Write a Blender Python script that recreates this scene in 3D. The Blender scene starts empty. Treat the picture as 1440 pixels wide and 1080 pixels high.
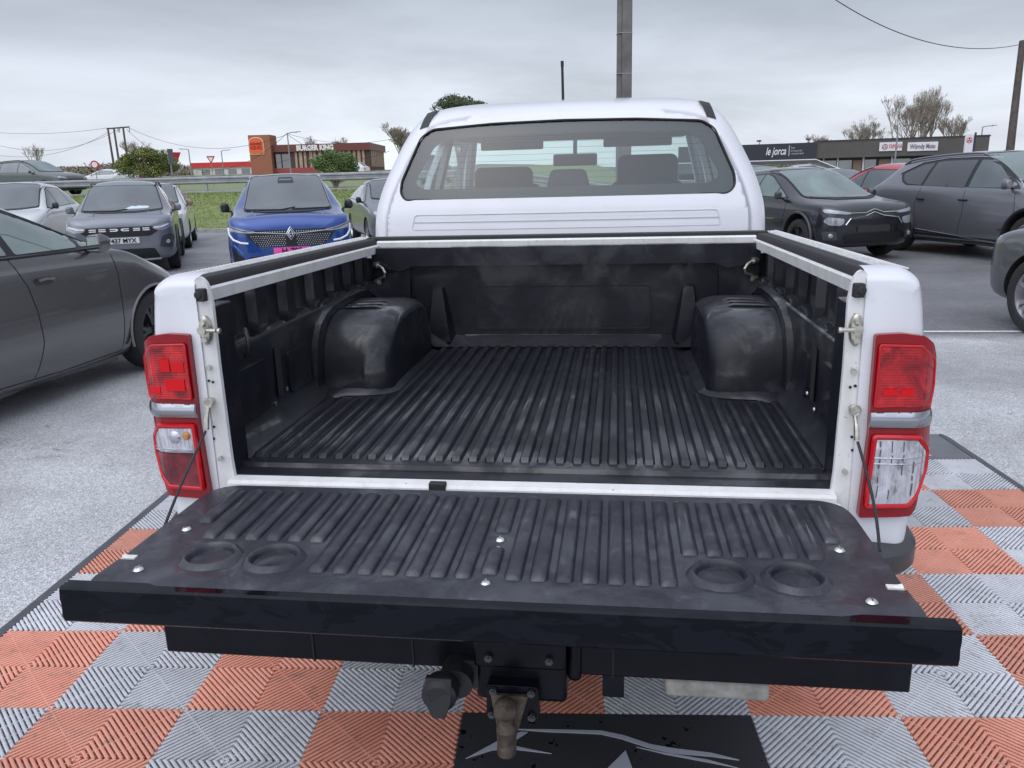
import bpy, bmesh, math, random
from math import sin, cos, pi, radians, sqrt, atan2
from mathutils import Vector, Matrix
from mathutils.geometry import delaunay_2d_cdt
from mathutils.bvhtree import BVHTree
random.seed(11)
SC = bpy.context.scene
COL = SC.collection

# ------------------------------------------------------------------ camera
YAW, PITCH, ROLL, FPX = radians(7.776), radians(-14.749), radians(-1.533), 1114.0
CAM = Vector((0.2244, -1.6842, 1.5146))
_F = Vector((-sin(YAW)*cos(PITCH), cos(YAW)*cos(PITCH), sin(PITCH)))
_R0 = Vector((cos(YAW), sin(YAW), 0)); _U0 = _R0.cross(_F)
_R = _R0*cos(ROLL)+_U0*sin(ROLL); _U = -_R0*sin(ROLL)+_U0*cos(ROLL)
cd = bpy.data.cameras.new('camera'); cam = bpy.data.objects.new('camera', cd); COL.objects.link(cam)
cd.sensor_width = 36; cd.lens = FPX/1440*36; cd.clip_start = .05; cd.clip_end = 6000
mw = Matrix((_R, _U, -_F)).transposed().to_4x4(); mw.translation = CAM; cam.matrix_world = mw
SC.camera = cam
def ray(u, v): return _F + _R*((u-720)/FPX) - _U*((v-540)/FPX)
def atd(u, v, d):            # point at horizontal-ish depth d metres in front of the camera
    r = ray(u, v); return CAM + r*d
def aty(u, v, y):
    r = ray(u, v); return CAM + r*((y-CAM.y)/r.y)
def atz(u, v, z=0.):
    r = ray(u, v); return CAM + r*((z-CAM.z)/r.z)

# ------------------------------------------------------------------ sky and sun
SUN_EL, SUN_AZ = radians(52), radians(205)     # azimuth measured from +Y clockwise
W = bpy.data.worlds.new('World'); SC.world = W; W.use_nodes = True
nt = W.node_tree; N = nt.nodes; L = nt.links; N.clear()
out = N.new('ShaderNodeOutputWorld'); bg = N.new('ShaderNodeBackground'); bg.inputs[1].default_value = .15
sky = N.new('ShaderNodeTexSky'); sky.sky_type = 'NISHITA'; sky.sun_disc = False
sky.sun_elevation = SUN_EL; sky.sun_rotation = SUN_AZ; sky.air_density = 1.2; sky.dust_density = 2
tc = N.new('ShaderNodeTexCoord'); sep = N.new('ShaderNodeSeparateXYZ'); L.new(tc.outputs['Generated'], sep.inputs[0])
def mth(op, a, b=None, c=None):
    n = N.new('ShaderNodeMath'); n.operation = op
    for i, q in enumerate((a, b, c)):
        if q is None: continue
        if isinstance(q, (int, float)): n.inputs[i].default_value = q
        else: L.new(q, n.inputs[i])
    return n.outputs[0]
zz = mth('ADD', mth('MAXIMUM', sep.outputs[2], 0.0), .24)
cmb = N.new('ShaderNodeCombineXYZ'); L.new(sep.outputs[0], cmb.inputs[0]); L.new(sep.outputs[1], cmb.inputs[1]); L.new(mth('MULTIPLY', zz, 2.1), cmb.inputs[2])
def wnoise(scale, detail, rough, dist=0., off=(0, 0, 0), stretch=(1, 1, 1)):
    m = N.new('ShaderNodeMapping'); m.inputs['Location'].default_value = off; m.inputs['Scale'].default_value = stretch
    L.new(cmb.outputs[0], m.inputs[0])
    n = N.new('ShaderNodeTexNoise'); n.inputs['Scale'].default_value = scale; n.inputs['Detail'].default_value = detail
    n.inputs['Roughness'].default_value = rough; n.inputs['Distortion'].default_value = dist
    L.new(m.outputs[0], n.inputs['Vector']); return n.outputs[0]
def ramp(src, stops):
    r = N.new('ShaderNodeValToRGB'); r.color_ramp.interpolation = 'B_SPLINE'
    while len(r.color_ramp.elements) < len(stops): r.color_ramp.elements.new(.5)
    for e, (p, c) in zip(r.color_ramp.elements, stops): e.position = p; e.color = (*c, 1)
    L.new(src, r.inputs[0]); return r.outputs[0]
def wmix(f, a, b):
    m = N.new('ShaderNodeMix'); m.data_type = 'RGBA'
    if isinstance(f, float): m.inputs[0].default_value = f
    else: L.new(f, m.inputs[0])
    for i, q in ((6, a), (7, b)):
        if isinstance(q, tuple): m.inputs[i].default_value = (*q, 1)
        else: L.new(q, m.inputs[i])
    return m.outputs[2]
n1 = wnoise(3.6, 9, .55, .5, (4.3, 1.9, 1.7), (1, 1, 1))
n2 = wnoise(7.5, 9, .6, .5, (5.2, 1.7, .2), (1, 1, 1))
nsum = mth('ADD', mth('MULTIPLY', n1, .6), mth('MULTIPLY', n2, .4))
cl = ramp(nsum, [(.40, (2.9, 3.4, 4.8)), (.46, (4.0, 4.45, 5.8)), (.51, (5.6, 5.9, 6.9)), (.56, (8.4, 8.5, 8.9))])
# a brighter, yellower band of thin cloud low over the horizon
hz = ramp(mth('MAXIMUM', sep.outputs[2], 0.), [(0., (1, 1, 1)), (.06, (.8, .8, .8)), (.2, (.15, .15, .15)), (.4, (0, 0, 0))])
n3 = wnoise(3., 6, .55, .3, (9.1, 3.3, 0), (.8, .8, 1.6))
hzf = mth('MULTIPLY', hz, mth('MULTIPLY', n3, 1.0))
cl2 = wmix(hzf, cl, (7.2, 7.2, 7.2))
fin = wmix(.93, sky.outputs[0], cl2)
# overcast luminance rises towards the zenith (CIE overcast sky)
up = N.new('ShaderNodeMix'); up.data_type = 'RGBA'; up.blend_type = 'MULTIPLY'; up.inputs[0].default_value = 1
zr = ramp(mth('MAXIMUM', sep.outputs[2], 0.), [(0, (.245, .254, .270)), (.2, (.256, .266, .284)), (.42, (.44, .45, .47)), (.7, (.68, .70, .74)), (1, (.76, .77, .80))])
L.new(fin, up.inputs[6]); L.new(zr, up.inputs[7])
sc2 = N.new('ShaderNodeVectorMath'); sc2.operation = 'SCALE'; sc2.inputs[3].default_value = 3.6; L.new(up.outputs[2], sc2.inputs[0])
# thin cloud is broadly brighter on the sun's side
SV = (sin(SUN_AZ)*cos(SUN_EL), cos(SUN_AZ)*cos(SUN_EL), sin(SUN_EL))
dp = N.new('ShaderNodeVectorMath'); dp.operation = 'DOT_PRODUCT'; L.new(tc.outputs['Generated'], dp.inputs[0]); dp.inputs[1].default_value = SV
gl_ = mth('ADD', 1.0, mth('MULTIPLY', mth('POWER', mth('MAXIMUM', dp.outputs['Value'], 0.), 1.6), .75))
sc3 = N.new('ShaderNodeVectorMath'); sc3.operation = 'SCALE'; L.new(sc2.outputs[0], sc3.inputs[0]); L.new(gl_, sc3.inputs[3])
tn = N.new('ShaderNodeVectorMath'); tn.operation = 'MULTIPLY'; L.new(sc3.outputs[0], tn.inputs[0]); tn.inputs[1].default_value = (.975, 1.0, 1.05)
L.new(tn.outputs[0], bg.inputs[0]); L.new(bg.outputs[0], out.inputs[0])
sd = bpy.data.lights.new('sun', 'SUN'); sd.energy = .5; sd.angle = radians(90); sd.color = (1, .99, .98)
sun = bpy.data.objects.new('sun', sd); COL.objects.link(sun)
sdir = Vector((sin(SUN_AZ)*cos(SUN_EL), cos(SUN_AZ)*cos(SUN_EL), sin(SUN_EL)))
sun.rotation_euler = sdir.to_track_quat('Z', 'Y').to_euler(); sun.location = (0, -5, 20)
SC.view_settings.view_transform = 'Standard'; SC.view_settings.look = 'None'; SC.view_settings.gamma = 1
SC.view_settings.exposure = 0.82
SC.cycles.max_bounces = 7; SC.cycles.transparent_max_bounces = 12

# ------------------------------------------------------------------ materials
MATS = {}
class MT:
    def __init__(s, name):
        s.m = bpy.data.materials.new(name); s.m.use_nodes = True; s.t = s.m.node_tree
        s.b = s.t.nodes['Principled BSDF']; s.l = s.t.links
        s.tc = s.t.nodes.new('ShaderNodeTexCoord')
    def n(s, k): return s.t.nodes.new(k)
    def noise(s, scale, detail=4, rough=.5, dist=0, coord='Object', stretch=None, loc=None):
        n = s.n('ShaderNodeTexNoise'); n.inputs['Scale'].default_value = scale; n.inputs['Detail'].default_value = detail
        n.inputs['Roughness'].default_value = rough; n.inputs['Distortion'].default_value = dist
        src = s.tc.outputs[coord]
        if stretch or loc:
            m = s.n('ShaderNodeMapping'); s.l.new(src, m.inputs[0]); src = m.outputs[0]
            if stretch: m.inputs['Scale'].default_value = stretch
            if loc: m.inputs['Location'].default_value = loc
        s.l.new(src, n.inputs['Vector']); return n.outputs[0]
    def ramp(s, src, stops, interp='LINEAR'):
        r = s.n('ShaderNodeValToRGB'); r.color_ramp.interpolation = interp
        while len(r.color_ramp.elements) < len(stops): r.color_ramp.elements.new(.5)
        for e, (p, c) in zip(r.color_ramp.elements, stops):
            e.position = p; e.color = (c, c, c, 1) if isinstance(c, (int, float)) else (*c, 1)
        s.l.new(src, r.inputs[0]); return r.outputs[0]
    def mix(s, f, a, b, blend='MIX'):
        m = s.n('ShaderNodeMix'); m.data_type = 'RGBA'; m.blend_type = blend
        for i, q in ((0, f), (6, a), (7, b)):
            if isinstance(q, (int, float)) and i == 0: m.inputs[0].default_value = q
            elif isinstance(q, tuple): m.inputs[i].default_value = (*q, 1)
            else: s.l.new(q, m.inputs[i])
        return m.outputs[2]
    def set(s, **k):
        nm = dict(base='Base Color', rough='Roughness', metal='Metallic', coat='Coat Weight', coatr='Coat Roughness', spec='Specular IOR Level', ior='IOR', trans='Transmission Weight', alpha='Alpha', normal='Normal', emis='Emission Strength')
        for a, q in k.items():
            i = s.b.inputs[nm[a]]
            if isinstance(q, (int, float)): i.default_value = q
            elif isinstance(q, tuple): i.default_value = (*q, 1)
            else: s.l.new(q, i)
        return s
    def bump(s, src, strength=.3, dist=.002, chain=None):
        b = s.n('ShaderNodeBump'); b.inputs['Strength'].default_value = strength; b.inputs['Distance'].default_value = dist
        s.l.new(src, b.inputs['Height'])
        if chain is not None: s.l.new(chain, b.inputs['Normal'])
        s.l.new(b.outputs[0], s.b.inputs['Normal']); return b.outputs[0]
def simple(name, base, rough=.5, metal=0, coat=0, bs=0, bscale=60, var=.0, vscale=6, spec=.5):
    k = name
    if k in MATS: return MATS[k]
    t = MT(name)
    if var:
        c = t.ramp(t.noise(vscale, 5, .6), [(.3, tuple(x*(1-var) for x in base)), (.7, tuple(min(1, x*(1+var)) for x in base))])
        t.set(base=c)
    else: t.set(base=base)
    t.set(rough=rough, metal=metal, coat=coat, spec=spec)
    if coat: t.set(coatr=.04)
    if bs: t.bump(t.noise(bscale, 4, .6), bs, .003)
    MATS[k] = t.m; return t.m
def paint(name, base, metal=.0, rough=.35, dirt=.05, wet=0):
    t = MT(name)
    d = t.ramp(t.noise(2.2, 6, .65, .3), [(.42, 0.), (.72, dirt)])
    fl = t.noise(900, 1, .5)
    b2 = t.mix(t.ramp(fl, [(.4, 0.), (.7, .25 if metal else 0.)]), base, tuple(min(1, x*1.6+.01) for x in base))
    t.set(base=t.mix(d, b2, (.22, .2, .18)), metal=metal, rough=rough, coat=1, coatr=.03)
    if wet: t.set(coatr=t.ramp(t.noise(60, 3, .6), [(.45, .02), (.62, .18)]))
    t.bump(t.noise(1.3, 2, .4), .03, .02)
    return t.m
def glassy(name, tint=(.55, .62, .6), refl=.05, rough=.0):
    t = MT(name); t.t.nodes.remove(t.b)
    tr = t.n('ShaderNodeBsdfTransparent'); tr.inputs[0].default_value = (*tint, 1)
    gl = t.n('ShaderNodeBsdfGlossy'); gl.inputs[0].default_value = (.95, .97, 1, 1); gl.inputs['Roughness'].default_value = rough
    lw = t.n('ShaderNodeFresnel'); lw.inputs[0].default_value = 1.5
    ad = t.n('ShaderNodeMath'); ad.operation = 'ADD'; ad.inputs[1].default_value = refl; t.l.new(lw.outputs[0], ad.inputs[0])
    gg = t.n('ShaderNodeNewGeometry'); fb = t.n('ShaderNodeMath'); fb.operation = 'SUBTRACT'; fb.inputs[0].default_value = 1; t.l.new(gg.outputs['Backfacing'], fb.inputs[1])
    fm = t.n('ShaderNodeMath'); fm.operation = 'MULTIPLY'; t.l.new(ad.outputs[0], fm.inputs[0]); t.l.new(fb.outputs[0], fm.inputs[1])
    mx = t.n('ShaderNodeMixShader'); t.l.new(fm.outputs[0], mx.inputs[0]); t.l.new(tr.outputs[0], mx.inputs[1]); t.l.new(gl.outputs[0], mx.inputs[2])
    t.l.new(mx.outputs[0], t.t.nodes['Material Output'].inputs[0]); return t.m

WHITE = MT('white_truck_paint')
_d = WHITE.ramp(WHITE.noise(3.0, 8, .7, .4), [(.46, 0.), (.8, .35)])
_d2 = WHITE.ramp(WHITE.noise(26, 6, .7, .2), [(.6, 0.), (.75, .3)])
WHITE.set(base=WHITE.mix(_d2, WHITE.mix(_d, (.66, .67, .71), (.52, .52, .51)), (.42, .38, .32)), rough=.32, coat=.7, coatr=.06); WHITE = WHITE.m
JAMB = MT('grimy_white_paint')
_d = JAMB.ramp(JAMB.noise(14, 8, .75, .5, stretch=(1, 1, .35)), [(.45, 0.), (.75, .65)])
_s = JAMB.ramp(JAMB.noise(60, 6, .7), [(.64, 0.), (.70, .8)])
JAMB.set(base=JAMB.mix(_s, JAMB.mix(_d, (.72, .72, .72), (.5, .47, .40)), (.22, .15, .09)), rough=.5); JAMB = JAMB.m
LINER = MT('black_bed_liner')
_g = LINER.noise(420, 2, .5); _w = LINER.noise(5.5, 6, .62, .6)
_b = LINER.ramp(LINER.noise(9, 7, .7, .3), [(.35, (.003, .0033, .007)), (.7, (.011, .012, .020))])
LINER.set(base=_b, rough=.42, spec=.32, coat=LINER.ramp(_w, [(.40, .95), (.56, .12)]), coatr=LINER.ramp(_w, [(.40, .07), (.58, .22)]))
_n = LINER.bump(_g, .7, .0009); LINER.bump(LINER.noise(3, 2, .5), .05, .02, chain=_n); LINER = LINER.m
LINERD = MT('dry_gate_liner')
_g = LINERD.noise(420, 2, .5); _w = LINERD.noise(7, 7, .68, .6)
_b = LINERD.ramp(LINERD.noise(16, 8, .75, .4), [(.38, (.010, .011, .018)), (.6, (.026, .027, .038)), (.74, (.085, .086, .10))])
LINERD.set(base=_b, rough=.45, spec=.4, coat=LINERD.ramp(_w, [(.40, .85), (.56, .15)]), coatr=LINERD.ramp(_w, [(.40, .10), (.58, .28)]))
LINERD.bump(_g, .7, .0010); LINERD = LINERD.m
BGLOSS = MT('wet_black_panel')
_w = BGLOSS.ramp(BGLOSS.noise(9, 5, .55, .8, stretch=(1, 1, 2.4)), [(.49, 0.), (.505, 1.)])
BGLOSS.set(base=BGLOSS.mix(_w, (.003, .0035, .007), (.006, .007, .012)), rough=BGLOSS.ramp(_w, [(0, .06), (1, .2)]), spec=.16); BGLOSS.bump(BGLOSS.noise(2.2, 3, .5, .3, stretch=(.5, 1, 3)), .25, .012); BGLOSS = BGLOSS.m
BLACKP = simple('black_plastic', (.012, .013, .016), .42, bs=.2, bscale=300)
BLACKM = simple('black_painted_steel', (.004, .0045, .008), .3, bs=.25, bscale=40, var=.5, vscale=14, spec=.2)
RUBBER = simple('rubber', (.02, .02, .021), .75, bs=.2, bscale=120)
CHROME = simple('chrome', (.62, .63, .66), .10, metal=1)
ZINC = simple('zinc_plated_steel', (.52, .5, .44), .34, metal=.85, bs=.3, bscale=90, var=.3, vscale=70)
RUST = simple('rusty_steel', (.085, .066, .052), .6, metal=.4, bs=.6, bscale=120, var=.6, vscale=40)
ALU = simple('aluminium_strip', (.72, .72, .70), .4, metal=.6, bs=.2, bscale=60, var=.2, vscale=30)
GUNK = simple('dark_hole', (.01, .01, .01), .8)
REDL = MT('red_lamp_lens')
_v = REDL.n('ShaderNodeTexWave'); _v.inputs['Scale'].default_value = 55; _v.inputs['Distortion'].default_value = .25; _v.bands_direction = 'Z'; REDL.l.new(REDL.tc.outputs['Object'], _v.inputs[0])
_v2 = REDL.n('ShaderNodeTexWave'); _v2.inputs['Scale'].default_value = 38; _v2.inputs['Distortion'].default_value = .25; _v2.bands_direction = 'X'; REDL.l.new(REDL.tc.outputs['Object'], _v2.inputs[0])
_c = REDL.ramp(REDL.noise(17, 3, .55, 1.2), [(.36, (.16, .001, .005)), (.5, (.34, .004, .010)), (.66, (.58, .012, .018))])
REDL.set(base=_c, rough=.14, coat=.3, coatr=.03, spec=.4); REDL.bump(REDL.mix(.5, _v.outputs[0], _v2.outputs[0]), .35, .003); REDL = REDL.m
REDD = simple('dark_red_plastic', (.25, .003, .009), .10, coat=.25, spec=.35)
REDR = simple('bright_red_rim', (.50, .006, .014), .10, coat=.3, spec=.4)
CLEARL = MT('clear_lamp_lens')
_v = CLEARL.n('ShaderNodeTexWave'); _v.inputs['Scale'].default_value = 30; _v.inputs['Distortion'].default_value = .6; _v.inputs['Detail'].default_value = 2; _v.bands_direction = 'X'; CLEARL.l.new(CLEARL.tc.outputs['Object'], _v.inputs[0])
_q = CLEARL.noise(34, 4, .6, .6, stretch=(1, 1, .45))
_c = CLEARL.ramp(_q, [(.33, (.20, .20, .22)), (.45, (.46, .46, .50)), (.60, (.62, .61, .67)), (.72, (.90, .89, .94))])
CLEARL.set(base=_c, rough=.14, metal=.25, coat=1, coatr=.03); CLEARL.bump(_v.outputs[1], .5, .004); CLEARL = CLEARL.m
TREFL = simple('lamp_reflector', (.55, .55, .6), .12, metal=.9, bs=.5, bscale=45)
DARKRL = simple('smoked_red_lens', (.15, .012, .02), .2, coat=.3, var=.7, vscale=30)
ORANGEB = simple('amber_bulb', (.45, .2, .05), .25, coat=1)
GLASS_T = glassy('rear_window_glass', (.80, .87, .86), .025)
GLASS_C = glassy('clear_cab_glass', (.92, .96, .94), .01)
def carglass(name, base, rough=.04):
    t = MT(name); c = t.ramp(t.noise(1.1, 4, .5, .5), [(.35, tuple(x*.6 for x in base)), (.65, tuple(x*1.5 for x in base))])
    t.set(base=c, rough=rough, spec=1.0, coat=.6, coatr=.02, ior=1.6); return t.m
CGL = carglass('tinted_car_glass', (.045, .06, .065))
CGL2 = carglass('green_windscreen_glass', (.11, .16, .15))
CGD = carglass('dark_privacy_glass', (.012, .014, .018))
TYRE = simple('tyre_rubber', (.022, .022, .023), .8, bs=.4, bscale=80)
RIM = simple('alloy_rim', (.5, .5, .52), .28, metal=.8)
RIMD = simple('dark_alloy', (.05, .05, .055), .35, metal=.6)
LAMPC = simple('headlamp_glass', (.34, .36, .40), .06, coat=1, metal=.3, bs=.4, bscale=30)
PLATE = simple('white_plate', (.75, .75, .75), .4)
INKB = simple('black_lettering', (.015, .015, .015), .5)
INT_L = simple('grey_interior_trim', (.30, .32, .33), .8)
INT_D = simple('dark_seat_fabric', (.07, .078, .08), .85, bs=.3, bscale=200)

# ------------------------------------------------------------------ mesh helpers
class MB:
    def __init__(s): s.v = []; s.f = []; s.mi = []; s.cur = 0
    def add(s, vs, fs):
        o = len(s.v); s.v += [tuple(v) for v in vs]
        for f in fs: s.f.append([o+i for i in f]); s.mi.append(s.cur)
        return s
    def box(s, x0, x1, y0, y1, z0, z1):
        x0, x1 = sorted((x0, x1)); y0, y1 = sorted((y0, y1)); z0, z1 = sorted((z0, z1))
        return s.add([(x0,y0,z0),(x1,y0,z0),(x1,y1,z0),(x0,y1,z0),(x0,y0,z1),(x1,y0,z1),(x1,y1,z1),(x0,y1,z1)],
                     [(3,2,1,0),(4,5,6,7),(0,1,5,4),(1,2,6,5),(2,3,7,6),(3,0,4,7)])
    def cyl(s, p0, p1, r0, r1=None, n=16, cap=True):
        r1 = r0 if r1 is None else r1
        p0 = Vector(p0); p1 = Vector(p1); d = (p1-p0).normalized()
        a = d.orthogonal().normalized(); b = d.cross(a)
        vs = [p0+(a*cos(2*pi*i/n)+b*sin(2*pi*i/n))*r0 for i in range(n)]+[p1+(a*cos(2*pi*i/n)+b*sin(2*pi*i/n))*r1 for i in range(n)]
        fs = [(i, (i+1) % n, n+(i+1) % n, n+i) for i in range(n)]
        if cap: fs += [tuple(range(n))[::-1], tuple(range(n, 2*n))]
        return s.add(vs, fs)
    def tube(s, pts, r, n=8, closed=False):
        pts = [Vector(p) for p in pts]; m = len(pts); vs = []
        rr = r if isinstance(r, (list, tuple)) else [r]*m
        up = None
        for i, p in enumerate(pts):
            if closed: d = pts[(i+1) % m]-pts[i-1]
            else: d = pts[min(i+1, m-1)]-pts[max(i-1, 0)]
            d.normalize()
            if up is None: a = d.orthogonal().normalized()
            else:
                a = up-d*up.dot(d)
                a = a.normalized() if a.length > 1e-6 else d.orthogonal().normalized()
            up = a; b = d.cross(a)
            vs += [p+(a*cos(2*pi*k/n)+b*sin(2*pi*k/n))*rr[i] for k in range(n)]
        fs = []
        for i in range(m if closed else m-1):
            j = (i+1) % m
            fs += [(i*n+k, i*n+(k+1) % n, j*n+(k+1) % n, j*n+k) for k in range(n)]
        if not closed: fs += [tuple(range(n))[::-1], tuple(range((m-1)*n, m*n))]
        return s.add(vs, fs)
    def loft(s, rings, closed=True, caps=True):
        n = len(rings[0]); vs = [v for r in rings for v in r]; fs = []
        for i in range(len(rings)-1):
            for k in range(n if closed else n-1):
                fs.append((i*n+k, i*n+(k+1) % n, (i+1)*n+(k+1) % n, (i+1)*n+k))
        if caps: fs += [tuple(range(n))[::-1], tuple(range((len(rings)-1)*n, len(rings)*n))]
        return s.add(vs, fs)
    def lathe(s, prof, o, axis='z', n=24):
        vs = []; o = Vector(o)
        for r, h in prof:
            for k in range(n):
                c, q = r*cos(2*pi*k/n), r*sin(2*pi*k/n)
                vs.append(o+Vector((c, q, h) if axis == 'z' else (h, c, q) if axis == 'x' else (q, h, c)))
        m = len(prof)
        fs = [(i*n+k, i*n+(k+1) % n, (i+1)*n+(k+1) % n, (i+1)*n+k) for i in range(m-1) for k in range(n)]
        return s.add(vs, fs)
    def build(s, name, mat, parent=None, ang=35, bevel=0, seg=2, sub=0, fix=True, M=None):
        me = bpy.data.meshes.new(name); me.from_pydata(s.v, [], s.f)
        if M is not None: me.transform(M)
        if isinstance(mat, (list, tuple)):
            for m in mat: me.materials.append(m)
            me.polygons.foreach_set('material_index', s.mi)
        else: me.materials.append(mat)
        if fix:
            b = bmesh.new(); b.from_mesh(me); bmesh.ops.remove_doubles(b, verts=b.verts, dist=1e-5); bmesh.ops.recalc_face_normals(b, faces=b.faces); b.to_mesh(me); b.free()
        if ang:
            me.polygons.foreach_set('use_smooth', [True]*len(me.polygons))
            try: me.set_sharp_from_angle(angle=radians(ang))
            except Exception: pass
        me.update()
        o = bpy.data.objects.new(name, me); COL.objects.link(o)
        if parent: o.parent = parent
        if bevel:
            b = o.modifiers.new('bevel', 'BEVEL'); b.width = bevel; b.segments = seg; b.limit_method = 'ANGLE'; b.angle_limit = radians(30)
        if sub:
            b = o.modifiers.new('sub', 'SUBSURF'); b.levels = sub; b.render_levels = sub
        return o
def tag(o, label=None, cat=None, group=None, kind=None):
    if label: o['label'] = label
    if cat: o['category'] = cat
    if group: o['group'] = group
    if kind: o['kind'] = kind
    return o
def thing(name, label, cat, loc=(0, 0, 0), rz=0, group=None):
    o = bpy.data.objects.new(name, None); COL.objects.link(o); o.location = loc; o.rotation_euler = (0, 0, rz)
    o.empty_display_size = .2
    return tag(o, label, cat, group)
def copy_tree(o, parent=None):
    c = o.copy(); COL.objects.link(c); c.parent = parent
    for ch in list(o.children): copy_tree(ch, c)
    return c
def rpoly(pts, rad, n=5):
    """polygon with rounded corners; rad a number or a list"""
    out = []; m = len(pts)
    for i in range(m):
        r = rad[i] if isinstance(rad, (list, tuple)) else rad
        p = Vector(pts[i]); a = Vector(pts[i-1]); b = Vector(pts[(i+1) % m])
        if r <= 1e-6: out.append((p.x, p.y)); continue
        da = (a-p); db = (b-p); t = min(r, da.length*.48, db.length*.48)
        pa = p+da.normalized()*t; pb = p+db.normalized()*t
        for k in range(n+1):
            u = k/n; q = pa*(1-u)**2+p*2*u*(1-u)+pb*u*u; out.append((q.x, q.y))
    return out
def tri2d(outline, holes=(), step=.05):
    xs = [p[0] for p in outline]; ys = [p[1] for p in outline]
    vs = []; faces = []; edges = []
    def dens(pl):
        o = []
        for i, p in enumerate(pl):
            q = pl[(i+1) % len(pl)]; d = math.hypot(q[0]-p[0], q[1]-p[1]); k = max(1, int(d/step))
            for j in range(k): o.append((p[0]+(q[0]-p[0])*j/k, p[1]+(q[1]-p[1])*j/k))
        return o
    for pl in [outline]+list(holes):
        pl = dens(pl)
        o = len(vs); vs += pl; edges += [(o+i, o+(i+1) % len(pl)) for i in range(len(pl))]
    cell = {}
    for p in vs: cell.setdefault((int(p[0]//step), int(p[1]//step)), []).append(p)
    def near(x, y):
        i, j = int(x//step), int(y//step); b = 9
        for a in (i-1, i, i+1):
            for c in (j-1, j, j+1):
                for p in cell.get((a, c), ()): b = min(b, (p[0]-x)**2+(p[1]-y)**2)
        return b
    x = min(xs)+step*.5
    while x < max(xs):
        y = min(ys)+step*.5
        while y < max(ys):
            if near(x, y) > (step*.42)**2: vs.append((x, y))
            y += step
        x += step
    r = delaunay_2d_cdt([Vector(v) for v in vs], edges, [], 0, 1e-6)
    def inside(p, pl):
        c = False; j = len(pl)-1
        for i in range(len(pl)):
            if (pl[i][1] > p[1]) != (pl[j][1] > p[1]) and p[0] < (pl[j][0]-pl[i][0])*(p[1]-pl[i][1])/(pl[j][1]-pl[i][1])+pl[i][0]: c = not c
            j = i
        return c
    V = [tuple(v) for v in r[0]]; F = []
    for f in r[2]:
        c = (sum(V[i][0] for i in f)/len(f), sum(V[i][1] for i in f)/len(f))
        if inside(c, outline) and not any(inside(c, h) for h in holes): F.append(tuple(f))
    return V, F
def surf(mb, outline, mapf, holes=(), step=.05, thick=True, back=True):
    """triangulated plate; mapf(u, v, w) with w=0 front, w=1 back"""
    V, F = tri2d(outline, holes, step)
    used = sorted({i for f in F for i in f}); ix = {a: b for b, a in enumerate(used)}
    n = len(used)
    vs = [mapf(V[i][0], V[i][1], 0) for i in used]; fs = [tuple(ix[i] for i in f) for f in F]
    if thick:
        vs += [mapf(V[i][0], V[i][1], 1) for i in used]
        ec = {}
        for f in fs:
            for a, b in zip(f, f[1:]+f[:1]): ec[(a, b)] = 1
        base = list(fs)
        if back: fs = fs+[tuple(n+i for i in f[::-1]) for f in base]
        for (a, b) in ec:
            if (b, a) not in ec: fs.append((b, a, n+a, n+b))
    return mb.add(vs, fs)
def interp(x, tab):
    if x <= tab[0][0]: return tab[0][1]
    for (a, b), (c, d) in zip(tab, tab[1:]):
        if x <= c: return b+(d-b)*(x-a)/(c-a)
    return tab[-1][1]
def smooth(x): x = max(0, min(1, x)); return x*x*(3-2*x)
def text_mesh(mb, txt, size, mapf, extrude=.01, align='CENTER', shear=0, bold=0, xs=1):
    """flat letters placed through mapf(u, v, w)"""
    cu = bpy.data.curves.new('t', 'FONT'); cu.body = txt; cu.size = size; cu.align_x = align; cu.align_y = 'CENTER'
    cu.extrude = extrude; cu.shear = shear; cu.offset = bold; cu.resolution_u = 3
    ob = bpy.data.objects.new('t', cu); COL.objects.link(ob)
    me = bpy.data.meshes.new_from_object(ob.evaluated_get(bpy.context.evaluated_depsgraph_get()))
    mb.add([mapf(v.co.x*xs, v.co.y, v.co.z) for v in me.vertices], [tuple(p.vertices) for p in me.polygons])
    bpy.data.objects.remove(ob); bpy.data.curves.remove(cu); bpy.data.meshes.remove(me)

# ------------------------------------------------------------------ ground
def height(x, y):
    d = .129*x+.9916*y
    a = smooth((4-x)/9)
    return a*(1.15*smooth((d-20.76)/5.2)+2.0*smooth((d-32)/110))+ (1-a)*(.35*smooth((d-34)/20))
ASP = MT('asphalt')
geo = ASP.n('ShaderNodeNewGeometry'); sp = ASP.n('ShaderNodeSeparateXYZ'); ASP.l.new(geo.outputs['Position'], sp.inputs[0])
def am(op, a, b=None):
    n = ASP.n('ShaderNodeMath'); n.operation = op
    for i, q in enumerate((a, b)):
        if q is None: continue
        if isinstance(q, (int, float)): n.inputs[i].default_value = q
        else: ASP.l.new(q, n.inputs[i])
    return n.outputs[0]
vor = ASP.n('ShaderNodeTexVoronoi'); vor.inputs['Scale'].default_value = 135; ASP.l.new(geo.outputs['Position'], vor.inputs[0])
vor2 = ASP.n('ShaderNodeTexVoronoi'); vor2.inputs['Scale'].default_value = 42; ASP.l.new(geo.outputs['Position'], vor2.inputs[0])
stones = ASP.ramp(vor.outputs['Color'], [(.1, (.40, .40, .41)), (.45, (.56, .565, .585)), (.7, (.66, .665, .69)), (.95, (.82, .82, .84))])
gap = ASP.ramp(vor.outputs['Distance'], [(.35, 1.), (.8, .62)])
light = ASP.mix(1., stones, gap, 'MULTIPLY')
big = ASP.ramp(ASP.noise(.8, 6, .6, .3, 'Object'), [(.35, .78), (.65, 1.12)])
light = ASP.mix(1., light, big, 'MULTIPLY')
dk = ASP.ramp(vor.outputs['Color'], [(.1, (.12, .12, .13)), (.6, (.19, .19, .20)), (.95, (.33, .33, .34))])
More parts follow.
